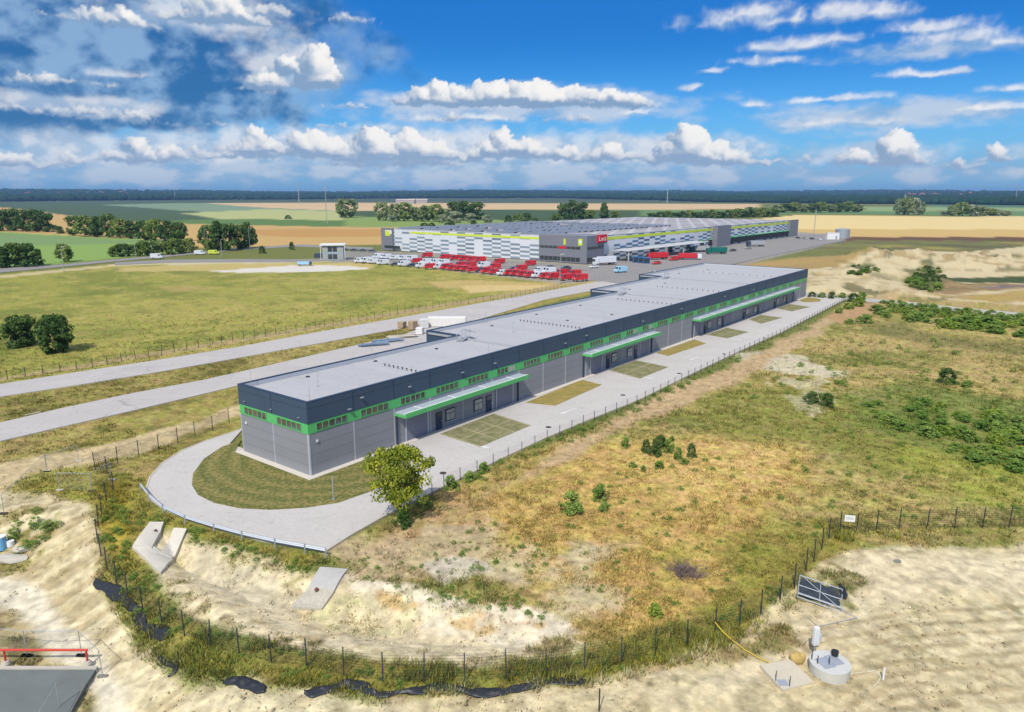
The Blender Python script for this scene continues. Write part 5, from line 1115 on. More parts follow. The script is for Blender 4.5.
post_cache = {}
def fence(name, pts, h, label, cat='fence', pm=M_POST, wm=M_WIRE_D, pr=.032, box=True, rail=False, group=None, feet=None, lean=0):
    pts = [Vector(p) for p in pts]; root = empty(name, pts[0], 0, label, cat, group); o0 = pts[0]
    key = (name, h, pr)
    for p in pts:
        if key not in post_cache:
            mb = MB(); mb.box(-pr, pr, -pr, pr, -.3, h + .06) if box else mb.tube((0, 0, -.05), (0, 0, h + .04), pr, 8)
            o = mb.build('post', pm, root); post_cache[key] = o
        else: o = post_cache[key].copy(); COL.objects.link(o); o.parent = root
        o.location = p - o0; o.rotation_euler = (random.gauss(0, .015), random.gauss(0, .015) + lean, 0)
    vs = []; run = []; s_ = 0
    for i, p in enumerate(pts):
        if i: s_ += (p - pts[i - 1]).length
        q = p - o0; vs += [(q.x, q.y, q.z + .05), (q.x, q.y, q.z + h)]; run += [(s_, .05, 0, 1), (s_, h, 0, 1)]
    f = np.array([(2 * i, 2 * i + 2, 2 * i + 3, 2 * i + 1) for i in range(len(pts) - 1)]); me = np_mesh('mesh_panel', np.array(vs), f, [wm]); set_attr(me, 'run', np.array(run))
    o = bpy.data.objects.new('mesh_panel', me); COL.objects.link(o); o.parent = root
    if rail:
        mb = MB()
        for a_, b_ in zip(pts[:-1], pts[1:]): mb.tube(a_ - o0 + Vector((0, 0, h)), b_ - o0 + Vector((0, 0, h)), pr * .7, 6)
        mb.build('top_rail', pm, root)
    if feet:
        for p in pts: q = p - o0; MB().box(q.x - .36, q.x + .36, q.y - .12, q.y + .12, q.z - .02, q.z + .14).build('foot', feet, root, bevel=.02)
    return root
def spaced(pxs, sp):   # world points at even spacing along a pixel polyline
    P = [np.array(at(*q)) for q in pxs]; out_ = []; carry = 0
    for a_, b_ in zip(P[:-1], P[1:]):
        L_ = float(np.hypot(*(b_ - a_))); d = carry
        while d < L_: out_.append(a_ + (b_ - a_) * d / L_); d += sp
        carry = d - L_
    xy = np.array(out_); z = zf(xy[:, 0], xy[:, 1]); return [(x, y, max(z_, -.3)) for (x, y), z_ in zip(xy, z)]
random.seed(2)
fpts = [atT(*q) for q in FENCE_PX]
fence('mesh_fence', fpts, 1.95, 'long dark wire mesh fence curving round the basin and across the foreground')
fence('mesh_fence', spaced([(-30,384),(3.4,378.8),(87.5,366.8),(231,341),(321,326.5),(394.6,314),(449,305),(512,298.4),(566,286.5)], 2.45)[:99], 1.6, 'dark post and wire fence between the left lawn and the upper road', wm=M_WIRE_T, pr=.04)
yf = [(p[0], p[1]) for p in spaced([(432,496.5),(447,484.5),(500,462.5),(546,441),(590,422),(637,403.8),(690,377.5),(737,355),(781.5,334.6),(827,310.8),(850,298.8)], 2.55)][:99]
fence('mesh_fence', [(x, y, .0) for x, y in yf], 1.25, 'low grey wire fence along the outer edge of the yard', wm=M_WIRE_T, pr=.035)
fence('mesh_fence', spaced([(640,292.5),(700,275.5),(760,261.5),(845,242.3)], 4.0)[:80], 2.0, 'pale mesh fence along the near side of the warehouse lot', wm=M_WIRE_T, pm=M_ZINC, pr=.05)
fence('mesh_fence', spaced([(566,286.5),(612,279),(640,273.5)], 2.6), 1.8, 'mesh fence at the end of the upper road before the car park', pm=M_ZINC, wm=M_WIRE_Z, pr=.05)
tf = [((-12,512),(4,514)), ((4,514),(47,471.5)), ((47,471.5),(79,461.5)), ((60,490.5),(92,491.5)), ((92,491.5),(112,480))]
for i, (a_, b_) in enumerate(tf):
    fence('temporary_fence', [atT(*a_), atT(*b_)], 1.9, f'galvanised temporary fence panel on block feet near the left edge, {ordinal(i)} from the left', 'fence panel', M_ZINC, M_WIRE_Z, .03, False, True, 'temporary fence panels at the left', M_CONC)
for i, (a_, b_) in enumerate([((-40,649),(27,656)), ((27,656),(82,656)), ((82,656),(103,677)), ((60,712),(44,740))]):
    fence('temporary_fence', [atT(*a_), atT(*b_)], 1.95, ('temporary fence panel behind the red pipe rail, left one', 'temporary fence panel behind the red pipe rail, right one', 'temporary fence panel at the corner beside the sandy path', 'temporary fence panel cut by the lower edge beside the dark slab')[i], 'fence panel', M_ZINC, M_WIRE_Z, .03, False, True, 'temporary fence panels at the lower left', M_CONCD)
NB = FENCE_PX.index((839.9,532.7)); p = fpts[NB] + (fpts[NB + 1] - fpts[NB]) * .5
o = MB().box(-.42, .42, -.03, .0, 1.15, 1.75).box(-.3, .3, -.034, -.0305, 1.5, 1.55, 1).box(-.3, .3, -.034, -.0305, 1.38, 1.42, 1).build('notice_board', [M_WHITEM, M_ZINC], None, p, math.atan2(fpts[NB + 1].y - fpts[NB].y, fpts[NB + 1].x - fpts[NB].x)); o.location.z += 0; o.location.y -= .06
tag(o, 'small white notice board wired to the dark fence near its bend', 'notice board')
# guardrail
gp = [Vector((*at(x, y), 0)) for x, y in ((140.5,489),(149,500),(163,512),(185,522.5),(214,531.5),(242,539),(275,546.5),(305,552),(326,556))]
gr = empty('guardrail', gp[0], 0, 'galvanised steel guardrail round the outside of the loop road', 'guardrail'); gb = MB()
for a_, b_ in zip(gp[:-1], gp[1:]):
    a_, b_ = a_ - gp[0], b_ - gp[0]; d = (b_ - a_).normalized(); n_ = Vector((-d.y, d.x, 0))
    for z0, z1, o0, o1 in ((.42, .50, 0, .07), (.50, .575, .07, 0), (.575, .65, 0, .07), (.65, .73, .07, 0)):
        gb.add([a_ + n_ * o0 + Vector((0, 0, z0)), b_ + n_ * o0 + Vector((0, 0, z0)), b_ + n_ * o1 + Vector((0, 0, z1)), a_ + n_ * o1 + Vector((0, 0, z1))], [(0, 1, 2, 3)])
gb.build('beam', mat('guardrail_zinc', (.56, .60, .64), .4, .3), gr); gpo = None
for p in gp[:-1] if False else gp:
    q = p - gp[0]
    if gpo is None: gpo = MB().box(-.05, .05, -.03, .03, -.6, .74).build('post', M_ZINC, gr, q)
    else: o = gpo.copy(); COL.objects.link(o); o.location = q
# ------------------------------------------------------------------ basin concrete, plastic sheet
def drape(name, c00, c10, c11, c01, m, lift=.1, n=8, thick=.35, bump=0.0, parent=None, seed=1):
    a_, b_, c_, d_ = [np.array(atT(*q)[:2]) for q in (c00, c10, c11, c01)]; vs = []
    for i in range(n + 1):
        for j in range(n + 1):
            u, v = i / n, j / n; q = (a_ * (1 - u) + b_ * u) * (1 - v) + (d_ * (1 - u) + c_ * u) * v; vs.append(q)
    vs = np.array(vs); z = zf(vs[:, 0], vs[:, 1]) + lift
    if bump: z = z + bump * fbm(vs[:, 0], vs[:, 1], .5, 3, seed)
    top = np.column_stack([vs, z]); bot = np.column_stack([vs, z - thick]); V_ = np.vstack([top, bot]); N_ = len(vs); w_ = n + 1; f = []
    for i in range(n):
        for j in range(n): k = i * w_ + j; f.append((k, k + w_, k + w_ + 1, k + 1))
    for i in range(n):
        for (k0, k1) in ((i * w_, (i + 1) * w_), (i * w_ + n, (i + 1) * w_ + n), (i, i + 1), (n * w_ + i, n * w_ + i + 1)): f.append((k0, k1, k1 + N_, k0 + N_))
    mb = MB(); mb.v = [tuple(q) for q in V_]; mb.f = f; mb.mi = [0] * len(f); return mb.build(name, m, parent)
ch = empty('concrete_chute', (0, 0, 0), 0, 'grey concrete chute running down the basin bank', 'chute')
drape('slab', (320,568), (348,570), (334,592), (308,589), M_CONCD if False else mat('pale_concrete', S(196,194,190), .9, var=.12, scale=2), .10, parent=ch); 
drape('stone_apron', (308,589.5), (334,592.5), (322,610), (290,608), mat('rubble_stone', S(206,200,184), .95, var=.3, scale=5, bump=.8), .06, 14, bump=.18, parent=ch)
p = atT(319, 589); MB().tube((p.x, p.y, p.z - .3), (p.x - .1, p.y - .35, p.z + .18), .16, 10).build('outlet_pipe', mat('rust_brown', (.12, .05, .04), .8), ch)
hw = empty('concrete_headwall', (0, 0, 0), 0, 'pale forked concrete inlet at the left end of the basin', 'headwall')
MH = mat('headwall_concrete', S(222,216,202), .9, var=.12, scale=1.5, bump=.3)
drape('arm', (150,525), (164,525), (152,551), (133,549), MH, .32, 6, .7, parent=hw); drape('arm', (174,531), (187,532), (172,561), (160,556), MH, .32, 6, .7, parent=hw); drape('apron', (132,549), (155,549), (173,562), (161,575), MH, .24, 8, .6, parent=hw)
p = atT(156, 534); MB().tube((p.x, p.y, p.z), (p.x + .05, p.y - .1, p.z + .42), .13, 10).build('outlet_pipe', mat('rust_brown', (.12, .05, .04), .8), hw)
M_FOIL = mat('black_foil', (.014, .017, .024), .5, var=.4, spec=.6)
def foil(pxs, wpx, label, seed):
    P = [np.array(atT(*q)[:2]) for q in pxs]; cum = [0]
    for a_, b_ in zip(P[:-1], P[1:]): cum.append(cum[-1] + float(np.hypot(*(b_ - a_))))
    n = int(cum[-1] / .16); m_ = 9; ss = np.linspace(0, cum[-1], n + 1); X = np.interp(ss, cum, [q[0] for q in P]); Y = np.interp(ss, cum, [q[1] for q in P]); T = np.gradient(np.column_stack([X, Y]), axis=0); T /= np.linalg.norm(T, axis=1)[:, None] + 1e-9
    W_ = wpx * .8 * (.25 + 1.3 * fbm(ss, ss * 0 + seed, 1.6, 3, seed)) * np.minimum(1, np.minimum(ss, cum[-1] - ss) / .5 + .15); wob = (fbm(ss, ss * 0, 2.2, 3, seed + 5) - .5) * .9
    vs = []
    for j in range(m_ + 1):
        o_ = wob + W_ * (j / m_ - .5); x = X - T[:, 1] * o_; y = Y + T[:, 0] * o_; e_ = 1 - abs(2 * j / m_ - 1) ** 2
        z = zf(x, y) + .04 + e_ * (.03 + .75 * np.abs(fbm(x, y, .30, 4, seed + 9, .65) - .42)); vs.append(np.column_stack([x, y, z]))
    V_ = np.concatenate(vs); w_ = n + 1; f = np.array([(j * w_ + i, j * w_ + i + 1, (j + 1) * w_ + i + 1, (j + 1) * w_ + i) for j in range(m_) for i in range(n)])
    me = np_mesh('plastic_sheet', V_, f, [M_FOIL]); o = bpy.data.objects.new('plastic_sheet', me); COL.objects.link(o); md = o.modifiers.new('solid', 'SOLIDIFY'); md.thickness = .015; tag(o, label, 'plastic sheet', 'crumpled plastic sheets along the fence')
foil([(98,578),(106,590),(118,601),(130,612),(142,623),(154,632),(168,638)], 1.25, 'wide crumpled black plastic sheet on the slope left of the fence', 3)
foil([(224,681),(240,681),(254,684),(264,693)], .9, 'short crumpled black plastic sheet left below the fence', 7)
foil([(305,691),(325,689),(345,685),(362,688),(376,697),(400,693),(430,690),(470,692),(500,691),(525,687),(545,682),(566,681),(585,679)], 1.0, 'longest crumpled black plastic sheet along the fence at the bottom centre', 11)
foil([(160,652),(165,664),(172,671),(166,676)], .5, 'small torn scrap of black plastic at the lower left of the fence', 15)
# ------------------------------------------------------------------ foreground things
sp0 = MB(); slab_px = [(-30,673),(97,672.5),(86,690),(74,712),(40,790),(-60,790)]
P = [atT(*q) for q in slab_px]; zz = P[0].z
struct(MB().prism([(q.x, q.y) for q in P], -4, -2.45).build('concrete_pad', mat('wet_dark_concrete', S(122,128,126), .8, var=.25, scale=.6)))
q0, q1 = at(-40, 667.5, -2.4), at(97, 667.5, -2.4); struct(MB().box(q0[0], q1[0], q0[1] - .15, q1[1] + .15, -3, -2.38).build('kerb', M_CONC))
rl = empty('pipe_rail', (*at(0, 662, -2.45), -2.45), 0, 'horizontal red pipe rail on short posts at the lower left edge', 'rail'); M_RED = mat('red_oxide_paint', S(206, 74, 60, 1.15), .5, var=.12)
w_ = at(89, 662, -2.45)[0] - at(0, 662, -2.45)[0]; MB().tube((-3, 0, .92), (w_, 0, .92), .085, 10).build('pipe', M_RED, rl)
for f_ in (.08, 1.0): x_ = f_ * w_ - .1; MB().tube((x_, 0, -.1), (x_, 0, .87), .07, 8).build('post', M_RED, rl); MB().tube((x_, 0, -.1), (x_, 0, .10), .30, 12, .2).build('footing', M_CONC, rl)
p = atT(814, 655); cb = empty('electrical_cabinet', p, .25, 'narrow white electrical cabinet on a grey post beside the concrete shaft', 'cabinet'); MB().box(-.17, .17, -.12, .12, .75, 2.0).build('body', M_WHITEM, cb, bevel=.01); MB().box(-.05, .05, -.04, .04, -.2, .745).build('post', M_ZINC, cb); MB().box(.18, .36, -.1, .1, 1.0, 1.45).build('meter_box', mat('cabinet_grey', (.45,.47,.5), .5), cb); MB().box(-.12, .12, -.135, -.122, .85, 1.9).build('door', mat('cabinet_door', (.62,.64,.66), .5), cb)
p = atT(829, 672); sh = empty('concrete_shaft', p, .3, 'round concrete manhole shaft with steel lid plates standing in the sand', 'manhole shaft'); MB().tube((0, 0, -.4), (0, 0, .62), 1.18, 40).build('ring', mat('shaft_concrete', S(214,212,202), .85, var=.14, scale=2, bump=.2), sh)
MB().tube((0, 0, .622), (0, 0, .70), 1.2, 40).build('cover_slab', mat('shaft_top', S(216,216,212), .85, var=.10, scale=2), sh); ld = MB().box(-.75, .0, -.5, .5, .702, .73).box(.02, .72, -.42, .58, .702, .73).build('lid', mat('lid_plate', (.38,.41,.46), .5, .3), sh)
for x, y in ((-.85, .1), (-.25, -.2), (-.9, .55)): MB().tube((x, y, .70), (x, y, 1.25), .03, 6).build('step_iron', M_POST, sh)
o = MB().tube((0, 0, 0), (0, 0, .3), .20, 14, .23).build('bucket', M_BLACK, None, (p.x + .55, p.y + .62, p.z + .735)); tag(o, 'black bucket standing on the concrete shaft cover', 'bucket')
P = [Vector(at(x, y, .12)) for x, y in ((760,663),(791,657.5),(814,680),(783,688))]; c_ = atT(787, 673); pt = empty('concrete_plate', c_, 0, 'square concrete cover plate lying flat left of the round shaft', 'cover plate'); MB().prism([(q.x - c_.x, q.y - c_.y) for q in P], -.35, .16).build('plate', mat('plate_concrete', S(218,208,186), .9, var=.12, scale=2), pt)
q = Vector(at(783, 680, .2)); MB().box(q.x - c_.x - .28, q.x - c_.x + .28, q.y - c_.y - .28, q.y - c_.y + .28, .163, .19).build('lid', mat('lid_plate', (.38,.41,.46), .5), pt)
for dx, dy in ((-.35, .2), (.3, -.3)): MB().tube((q.x - c_.x + dx, q.y - c_.y + dy, .15), (q.x - c_.x + dx, q.y - c_.y + dy, .85), .025, 6).build('rod', M_POST, pt)
sb = MB(); p = atT(797, 662)
bm = bmesh.new(); bmesh.ops.create_icosphere(bm, subdivisions=3, radius=1.0); R = random.Random(4)
for v_ in bm.verts: v_.co = Vector((v_.co.x * .5, v_.co.y * .36, v_.co.z * .42 + .3)) * (1 + .08 * math.sin(7 * v_.co.x + 3 * v_.co.z))
me = bpy.data.meshes.new('sand_bag'); bm.to_mesh(me); bm.free(); me.materials.append(mat('jute', S(206,178,112), .95, var=.15)); o = bpy.data.objects.new('sand_bag', me); COL.objects.link(o); o.location = p; tag(o, 'full tan sand bag between the cover plate and the white cabinet', 'sand bag')
M_YEL = mat('yellow_hose_rubber', S(232,196,60), .5); pts = [atT(x, y) + Vector((0, 0, z)) for x, y, z in ((714,634,.9),(722,638,.5),(732,643,.2),(745,651,.08),(757,658,.08),(770,665,.14))]; tag(MB().path(pts, .035, 8).build('hose', M_YEL), 'yellow hose leading from the fence to the cover plate', 'hose')
pts = [atT(x, y) + Vector((0, 0, .04)) for x, y in ((846,676),(856,673),(866,672.5),(874,671),(881,677),(878,683),(873,687))]; tag(MB().path(pts, .014, 6).build('cord', M_WHITEM), 'thin white cord on the sand right of the shaft', 'cord')
o = MB().box(-.05, .05, -.03, .03, -.1, .85).build('survey_stake', M_WHITEM, None, atT(883, 680)); tag(o, 'white wooden survey stake in the sand right of the shaft', 'stake')
o = MB().tube((0, 0, -.3), (0, 0, 1.5), .045, 8).build('stake', M_POST, None, atT(599, 712)); tag(o, 'single dark stake at the lower edge of the photo', 'stake')
pts = [atT(x, y) + Vector((0, 0, .04)) for x, y in ((807,617),(818,627),(840,622),(857,618),(845,612),(832,605),(826,606))]; tag(MB().path(pts, .022, 6).build('steel_rod', M_ZINC), 'bent steel rod lying on the sand below the wrecked gate', 'steel rod')
# wrecked gate panel with net
p = atT(819, 596); gt = empty('wrecked_gate', p, -.35, 'bent galvanised gate frame with dark netting lying by the fence', 'gate'); gt.rotation_euler = (.10, .16, -.42)
fr = MB(); a_, b_ = 1.5, 1.35
for q in (((-a_, -b_, .25), (a_, -b_, .25)), ((a_, -b_, .25), (a_, b_, .3)), ((a_, b_, .3), (-a_, b_, .3)), ((-a_, b_, .3), (-a_, -b_, .25)), ((-a_, -b_ + .5, .27), (a_, -b_ + .5, .27)), ((-a_, .1, .28), (a_, .1, .28)), ((-a_, -b_, .55), (a_, -b_, .55)), ((-a_, -b_, .25), (-a_, -b_, .55)), ((a_, -b_, .25), (a_, -b_, .55)), ((-a_ * .8, b_ * .9, .3), (a_, -b_, .4)), ((0, -b_, .27), (0, b_, .3))): fr.tube(*q, .04, 6)
fr.build('frame', M_ZINC, gt); nt_ = MB(); n = 10
for i in range(n + 1):
    for j in range(n + 1): nt_.v.append((-a_ + .1 + (2 * a_ - .2) * i / n, -b_ + .4 + (2 * b_ - .5) * j / n, .22 + .10 * math.sin(i * 1.7) * math.cos(j * 1.3)))
for i in range(n):
    for j in range(n): nt_.f.append((i * 11 + j, (i + 1) * 11 + j, (i + 1) * 11 + j + 1, i * 11 + j + 1)); nt_.mi.append(0)
nt_.build('netting', mat('dark_netting', S(52,60,68,1.0), .7, var=.6, scale=3), gt)
foil([(838,585),(841,592),(846,600)], .8, 'small black plastic sheet trailing from the wrecked gate', 21)
def rock(x, y, sx, sy, sz, m, label, cat='stone', seed=1, name='stone'):
    bm = bmesh.new(); bmesh.ops.create_icosphere(bm, subdivisions=2, radius=1); R = random.Random(seed)
    for v_ in bm.verts: k_ = R.uniform(.8, 1.2); v_.co = Vector((v_.co.x * sx * k_, v_.co.y * sy * k_, v_.co.z * sz * k_ + sz * .4))
    me = bpy.data.meshes.new(name); bm.to_mesh(me); bm.free(); me.materials.append(m); o = bpy.data.objects.new(name, me); COL.objects.link(o); o.location = atT(x, y); return tag(o, label, cat)
rock(897, 562, .32, .22, .14, M_CONCD, 'single grey stone on the pale sand right of the wrecked gate', seed=2)
rock(10, 560, 1.5, .7, .3, M_CONC, 'broken slab of grey concrete rubble at the left edge', 'rubble', 3, 'rubble'); rock(21, 551, .7, .45, .35, M_CONC, 'smaller block of concrete rubble beside the broken slab', 'rubble', 4, 'rubble')
p = atT(2, 549); tk = empty('water_barrel', p, 0, 'light blue plastic barrel with white lid cut by the left edge', 'barrel'); MB().tube((0, 0, 0), (0, 0, 1.15), .45, 20, .42).build('body', mat('blue_plastic', S(120,186,226), .4), tk); MB().tube((0, 0, 1.152), (0, 0, 1.24), .46, 20).build('lid', M_WHITEM, tk)
o = MB().tube((0, 0, 0), (0, 0, .5), .3, 14).build('drum', M_WHITEM, None, atT(11, 546)); tag(o, 'short white drum standing beside the blue barrel', 'drum')
# lamp post in the lawn island
def lamp(px_, py_, h, label, r_=.045, name='street_lamp', group=None, arm=.7, heading=0):
    p = atT(px_, py_); rt = empty(name, (p.x, p.y, max(p.z, 0)), heading, label, 'street lamp', group); MB().tube((0, 0, 0), (0, 0, h), r_ * 1.4, 8, r_).tube((0, 0, 0), (0, 0, .35), r_ * 2.2, 8).build('pole', M_ZINC, rt)
    MB().tube((0, 0, h), (arm, 0, h + .12), r_ * .8, 6).box(arm - .1, arm + .5, -.11, .11, h + .08, h + .17).build('lamp_head', M_ZINC, rt); return rt
o = MB().tube((0, 0, 0), (0, 0, 2.4), .05, 8).box(-.12, .12, -.12, .12, 0, .12).build('sign_post', M_ZINC, None, (*at(333.5, 500), .05)); tag(o, 'bare thin grey post standing in the mown lawn before the hall', 'post')
for i, (x, y, h) in enumerate(((136,257.5,9),(163,254,7),(206,251,11),(222,257,8),(250,249.5,11),(64,271,9))): lamp(x, y, h, f'slim street lamp beside the far left road, {ordinal(sorted([136,163,206,222,250,64]).index(x))} from the left', .09, group='street lamps on the far left road', arm=1.2, heading=.4)
o = lamp(560, 281.5, 9, 'street lamp beside the red vans at the right end of the car park', .09, arm=1.2)
def mast(x, y, h, label, r_=.5):
    p = at(x, y); z = float(zf(np.array([p[0]]), np.array([p[1]]))[0]); mb = MB(); n = 12; c3 = [(r_, 0), (-r_ / 2, r_ * .87), (-r_ / 2, -r_ * .87)]
    for i in range(3): mb.tube((*c3[i], 0), (c3[i][0] * .5, c3[i][1] * .5, h), r_ * .16, 5)
    for k in range(n):
        f0, f1 = k / n, (k + 1) / n
        for i in range(3): j = (i + 1) % 3; mb.tube((c3[i][0] * (1 - .5 * f0), c3[i][1] * (1 - .5 * f0), h * f0), (c3[j][0] * (1 - .5 * f1), c3[j][1] * (1 - .5 * f1), h * f1), r_ * .10, 4)
    rt = empty('lattice_mast', (*p, z), 0, label, 'mast'); mb.build('lattice', M_ZINC, rt); MB().tube((0, 0, h), (0, 0, h * 1.12), r_ * .1, 5).box(-r_, r_, -.2, .2, h * .92, h * .98).build('antenna', M_ZINC, rt)
mast(327, 224, 38, 'tall thin lattice mast in the tan field left of the lone pale tree', .7); mast(299, 204, 70, 'distant lattice mast on the left horizon', 2.0); mast(175.5, 201, 40, 'distant water tower like mast on the far left horizon', 2.5)
mast(903, 214.5, 30, 'tall mast rising from the copse beyond the yellow field', 1.0); mast(814, 234, 18, 'thin mast in the yellow field', .5); mast(1015, 204, 60, 'thin distant mast at the right end of the horizon', 2.0); mast(667, 204, 50, 'distant mast above the right half of the warehouse', 2.0)
# ------------------------------------------------------------------ vehicles
M_TYRE = mat('tyre_rubber', (.02, .02, .022), .8); M_LAMPG = mat('lamp_glass', (.7, .72, .7), .2, spec=.8)
PAINT = {'red': mat('red_paint', S(206,54,62,1.15), .35, var=.08), 'white': mat('white_car_paint', (.66,.69,.74), .3, var=.04), 'dark': mat('dark_car_paint', (.05,.07,.12), .25, var=.1), 'blue': mat('pale_blue_paint', S(160,204,232,1.1), .3, var=.04), 'lime': mat('lime_paint', S(206,222,80,1.1), .4), 'green': mat('green_tarpaulin', S(24,110,98,1.1), .6), 'grey': mat('grey_paint', (.35,.36,.38), .4)}
def wheels(root, xs, w_, r_=.36):
    first_ = None
    for x in xs:
        for y in (-w_ / 2, w_ / 2):
            if first_ is None: first_ = MB().tube((0, -.12, 0), (0, .12, 0), r_, 14).tube((0, -.13, 0), (0, .13, 0), r_ * .5, 10, mi=1).build('wheel', [M_TYRE, M_ZINC], root, (x, y, r_))
            else: o = first_.copy(); COL.objects.link(o); o.location = (x, y, r_)
def mk_van(c):
    rt = empty('van'); L_, w_ = 5.4, 1.95
    MB().prof([(-2.7,.45),(-2.7,2.2),(-2.55,2.42),(1.35,2.45),(1.65,2.3),(2.15,1.45),(2.62,1.2),(2.7,.9),(2.7,.42)], -w_/2, w_/2).build('body', PAINT[c], rt, bevel=.06)
    MB().add([(1.68,-.86,2.28),(1.68,.86,2.28),(2.19,.9,1.47),(2.19,-.9,1.47)], [(0,1,2,3)]).build('windscreen', M_GLASS, rt)
    for s_ in (-1, 1): MB().box(.75, 1.6, s_ * (w_/2 + .004) - .004, s_ * (w_/2 + .004) + .004, 1.45, 2.1).build('side_window', M_GLASS, rt); MB().box(2.66, 2.73, s_ * .72 - .16, s_ * .72 + .16, .78, 1.0).build('headlight', M_LAMPG, rt)
    wheels(rt, (-1.7, 1.85), w_ - .15); return rt
def mk_car(c):
    rt = empty('car'); w_ = 1.75
    MB().prof([(-2.2,.35),(-2.2,.85),(-2.05,.98),(-1.35,1.02),(-.9,1.42),(.45,1.45),(1.1,.98),(2.0,.85),(2.2,.65),(2.2,.35)], -w_/2, w_/2).build('body', PAINT[c], rt, bevel=.06)
    MB().add([(.5,-.72,1.43),(.5,.72,1.43),(1.1,.8,1.01),(1.1,-.8,1.01)], [(0,1,2,3)]).build('windscreen', M_GLASS, rt)
    for s_ in (-1, 1): MB().box(-1.05, .7, s_ * (w_/2 + .004) - .004, s_ * (w_/2 + .004) + .004, 1.02, 1.34).build('side_window', M_GLASS, rt); MB().box(2.16, 2.23, s_ * .62 - .14, s_ * .62 + .14, .6, .74).build('headlight', M_LAMPG, rt)
    wheels(rt, (-1.35, 1.4), w_ - .12, .31); return rt
def mk_truck(c, box):
    rt = empty('truck'); MB().box(3.6, 5.6, -1.2, 1.2, .6, 3.3).build('cab', PAINT[c], rt, bevel=.12); MB().box(5.602, 5.63, -1.05, 1.05, 1.7, 2.8).build('windscreen', M_GLASS, rt); MB().box(-6, 3.3, -1.25, 1.25, 1.1, 3.7).build('cargo_box', PAINT[box], rt, bevel=.04); MB().box(-6, 4, -.5, .5, .7, 1.08).build('chassis', M_POST, rt); wheels(rt, (-4.8, -3.6, 4.5), 2.2, .5); return rt
vproto = {}
def vehicle(kind, x, y, rz, label, group=None, scale=1.0):
    key = kind
    if key not in vproto:
        r_ = {'van': mk_van, 'car': mk_car, 'truck': None}.get(kind[0]); r_ = mk_truck(kind[1], kind[2]) if kind[0] == 'truck' else r_(kind[1]); vproto[key] = (r_, tree_of(r_)); o = r_
    else: o = copy_tree(vproto[key][0], vproto[key][1], (0, 0, 0), 0)
    o.location = (*at(x, y), .02); o.rotation_euler = (0, 0, rz); scale *= .93 * random.uniform(.94, 1.05); o.scale = (scale, scale, scale * random.uniform(.88, 1.06))
    if not group and 'group' in o: del o['group']
    return tag(o, label, kind[0], group)
VR_ = math.radians(208)
rows_ = {'front': [('w',360,262.5),('w',366.5,262.8),('w',373,263.3),('w',383,264.5),('d',395,265.5),('w',404,266),('d',411,266.5),('w',422,267.5),('r',430,268.8),('w',439,268.5),('r',446.5,269.3),('r',453,270),('r',459.5,270.4),('r',466,270.8),('r',472.5,272),('d',480,271.8),('r',487,273.3),('r',494.5,274),('w',503,275),('r',509,275),('r',516,275.5),('r',523,276.3),('r',530,277),('w',538,277.5),('r',545,278.4),('r',553,279),('r',566,280),('r',580,281)],
 'middle': [('w',378,258.5),('w',386,258.8),('w',395,259.4),('w',404,260),('w',412,260.5),('r',417,263),('w',426,263.5),('w',436,264.2),('w',444,264.5),('r',461,266.5),('r',470,267.4),('w',484,267.6),('r',495,268.4),('d',514,269.6),('r',521,270.5),('w',540,272.5),('w',549,273),('r',562,275),('r',574,276)],
 'back': [('r',427,257.4),('r',445,259),('r',455,260.2),('r',464,260.8),('r',472,261.4),('r',480,262),('r',499,263.5),('r',530,265.5),('d',550,268.5),('d',566,269.4)]}
nm_ = {'w': 'white', 'r': 'red', 'd': 'dark'}
for rn, L_ in rows_.items():
    cnt = {}
    for c, x, y in L_:
        i = cnt.get(c, 0); cnt[c] = i + 1; kd = ('car' if c == 'd' else 'van', {'w': 'white', 'r': 'red', 'd': 'dark'}[c])
        vehicle(kd, x, y, VR_ + random.uniform(-.08, .08), f'{nm_[c]} {"car" if c == "d" else "van"}, {rn} row of the car park, {ordinal(i)} {nm_[c]} from left', f'{nm_[c]} vehicles in the {rn} row')
vehicle(('van','blue'), 620.5, 272.5, VR_, 'pale blue van driving on the asphalt before the warehouse corner'); vehicle(('car','white'), 594, 268, VR_, 'white car parked below the warehouse corner office')
vehicle(('car','white'), 654, 274.3, VR_, 'white car standing just behind the hall roof'); vehicle(('car','red'), 656.5, 264.3, VR_, 'small red car on the lot before the blue canopy area')
vehicle(('truck','white','white'), 604, 265, VR_, 'white truck at the right side of the corner office'); vehicle(('truck','red','red'), 657, 259.5, VR_ - .2, 'red truck under the loading canopy'); vehicle(('van','red'), 674, 260.5, VR_, 'red van right of the red truck on the lot'); vehicle(('truck','white','red'), 690, 259.6, VR_ + 2.6, 'red truck with white cab at the right end of the canopy')
vehicle(('car','dark'), 732.5, 251.3, VR_, 'black car alone on the right part of the lot'); vehicle(('truck','green','green'), 716, 254, VR_ - .3, 'green tarpaulin truck on the lot, right one'); vehicle(('truck','green','grey'), 699, 252, VR_ - .3, 'green cab truck with grey box, left one'); vehicle(('truck','dark','grey'), 755, 246.5, VR_ - .3, 'grey trailer truck near the dock doors'); vehicle(('car','grey'), 748, 249, VR_, 'grey car before the grey trailer truck')
for i, (x, y) in enumerate(((798,238.6),(805,239),(812,239.4),(819,240))): vehicle(('car', ('dark','grey','dark','white')[i]), x, y, VR_ + 1.2, f'{("dark","grey","dark","white")[i]} car at the far right end of the lot, {ordinal(i)} in its row', 'cars at the far right of the lot')
vehicle(('van','white'), 157, 258.8, .2, 'white van on the far road, left one'); vehicle(('van','white'), 200, 254.6, .2, 'white van on the far road, second from the left'); vehicle(('van','lime'), 214, 254.2, .2, 'lime yellow van on the far road')
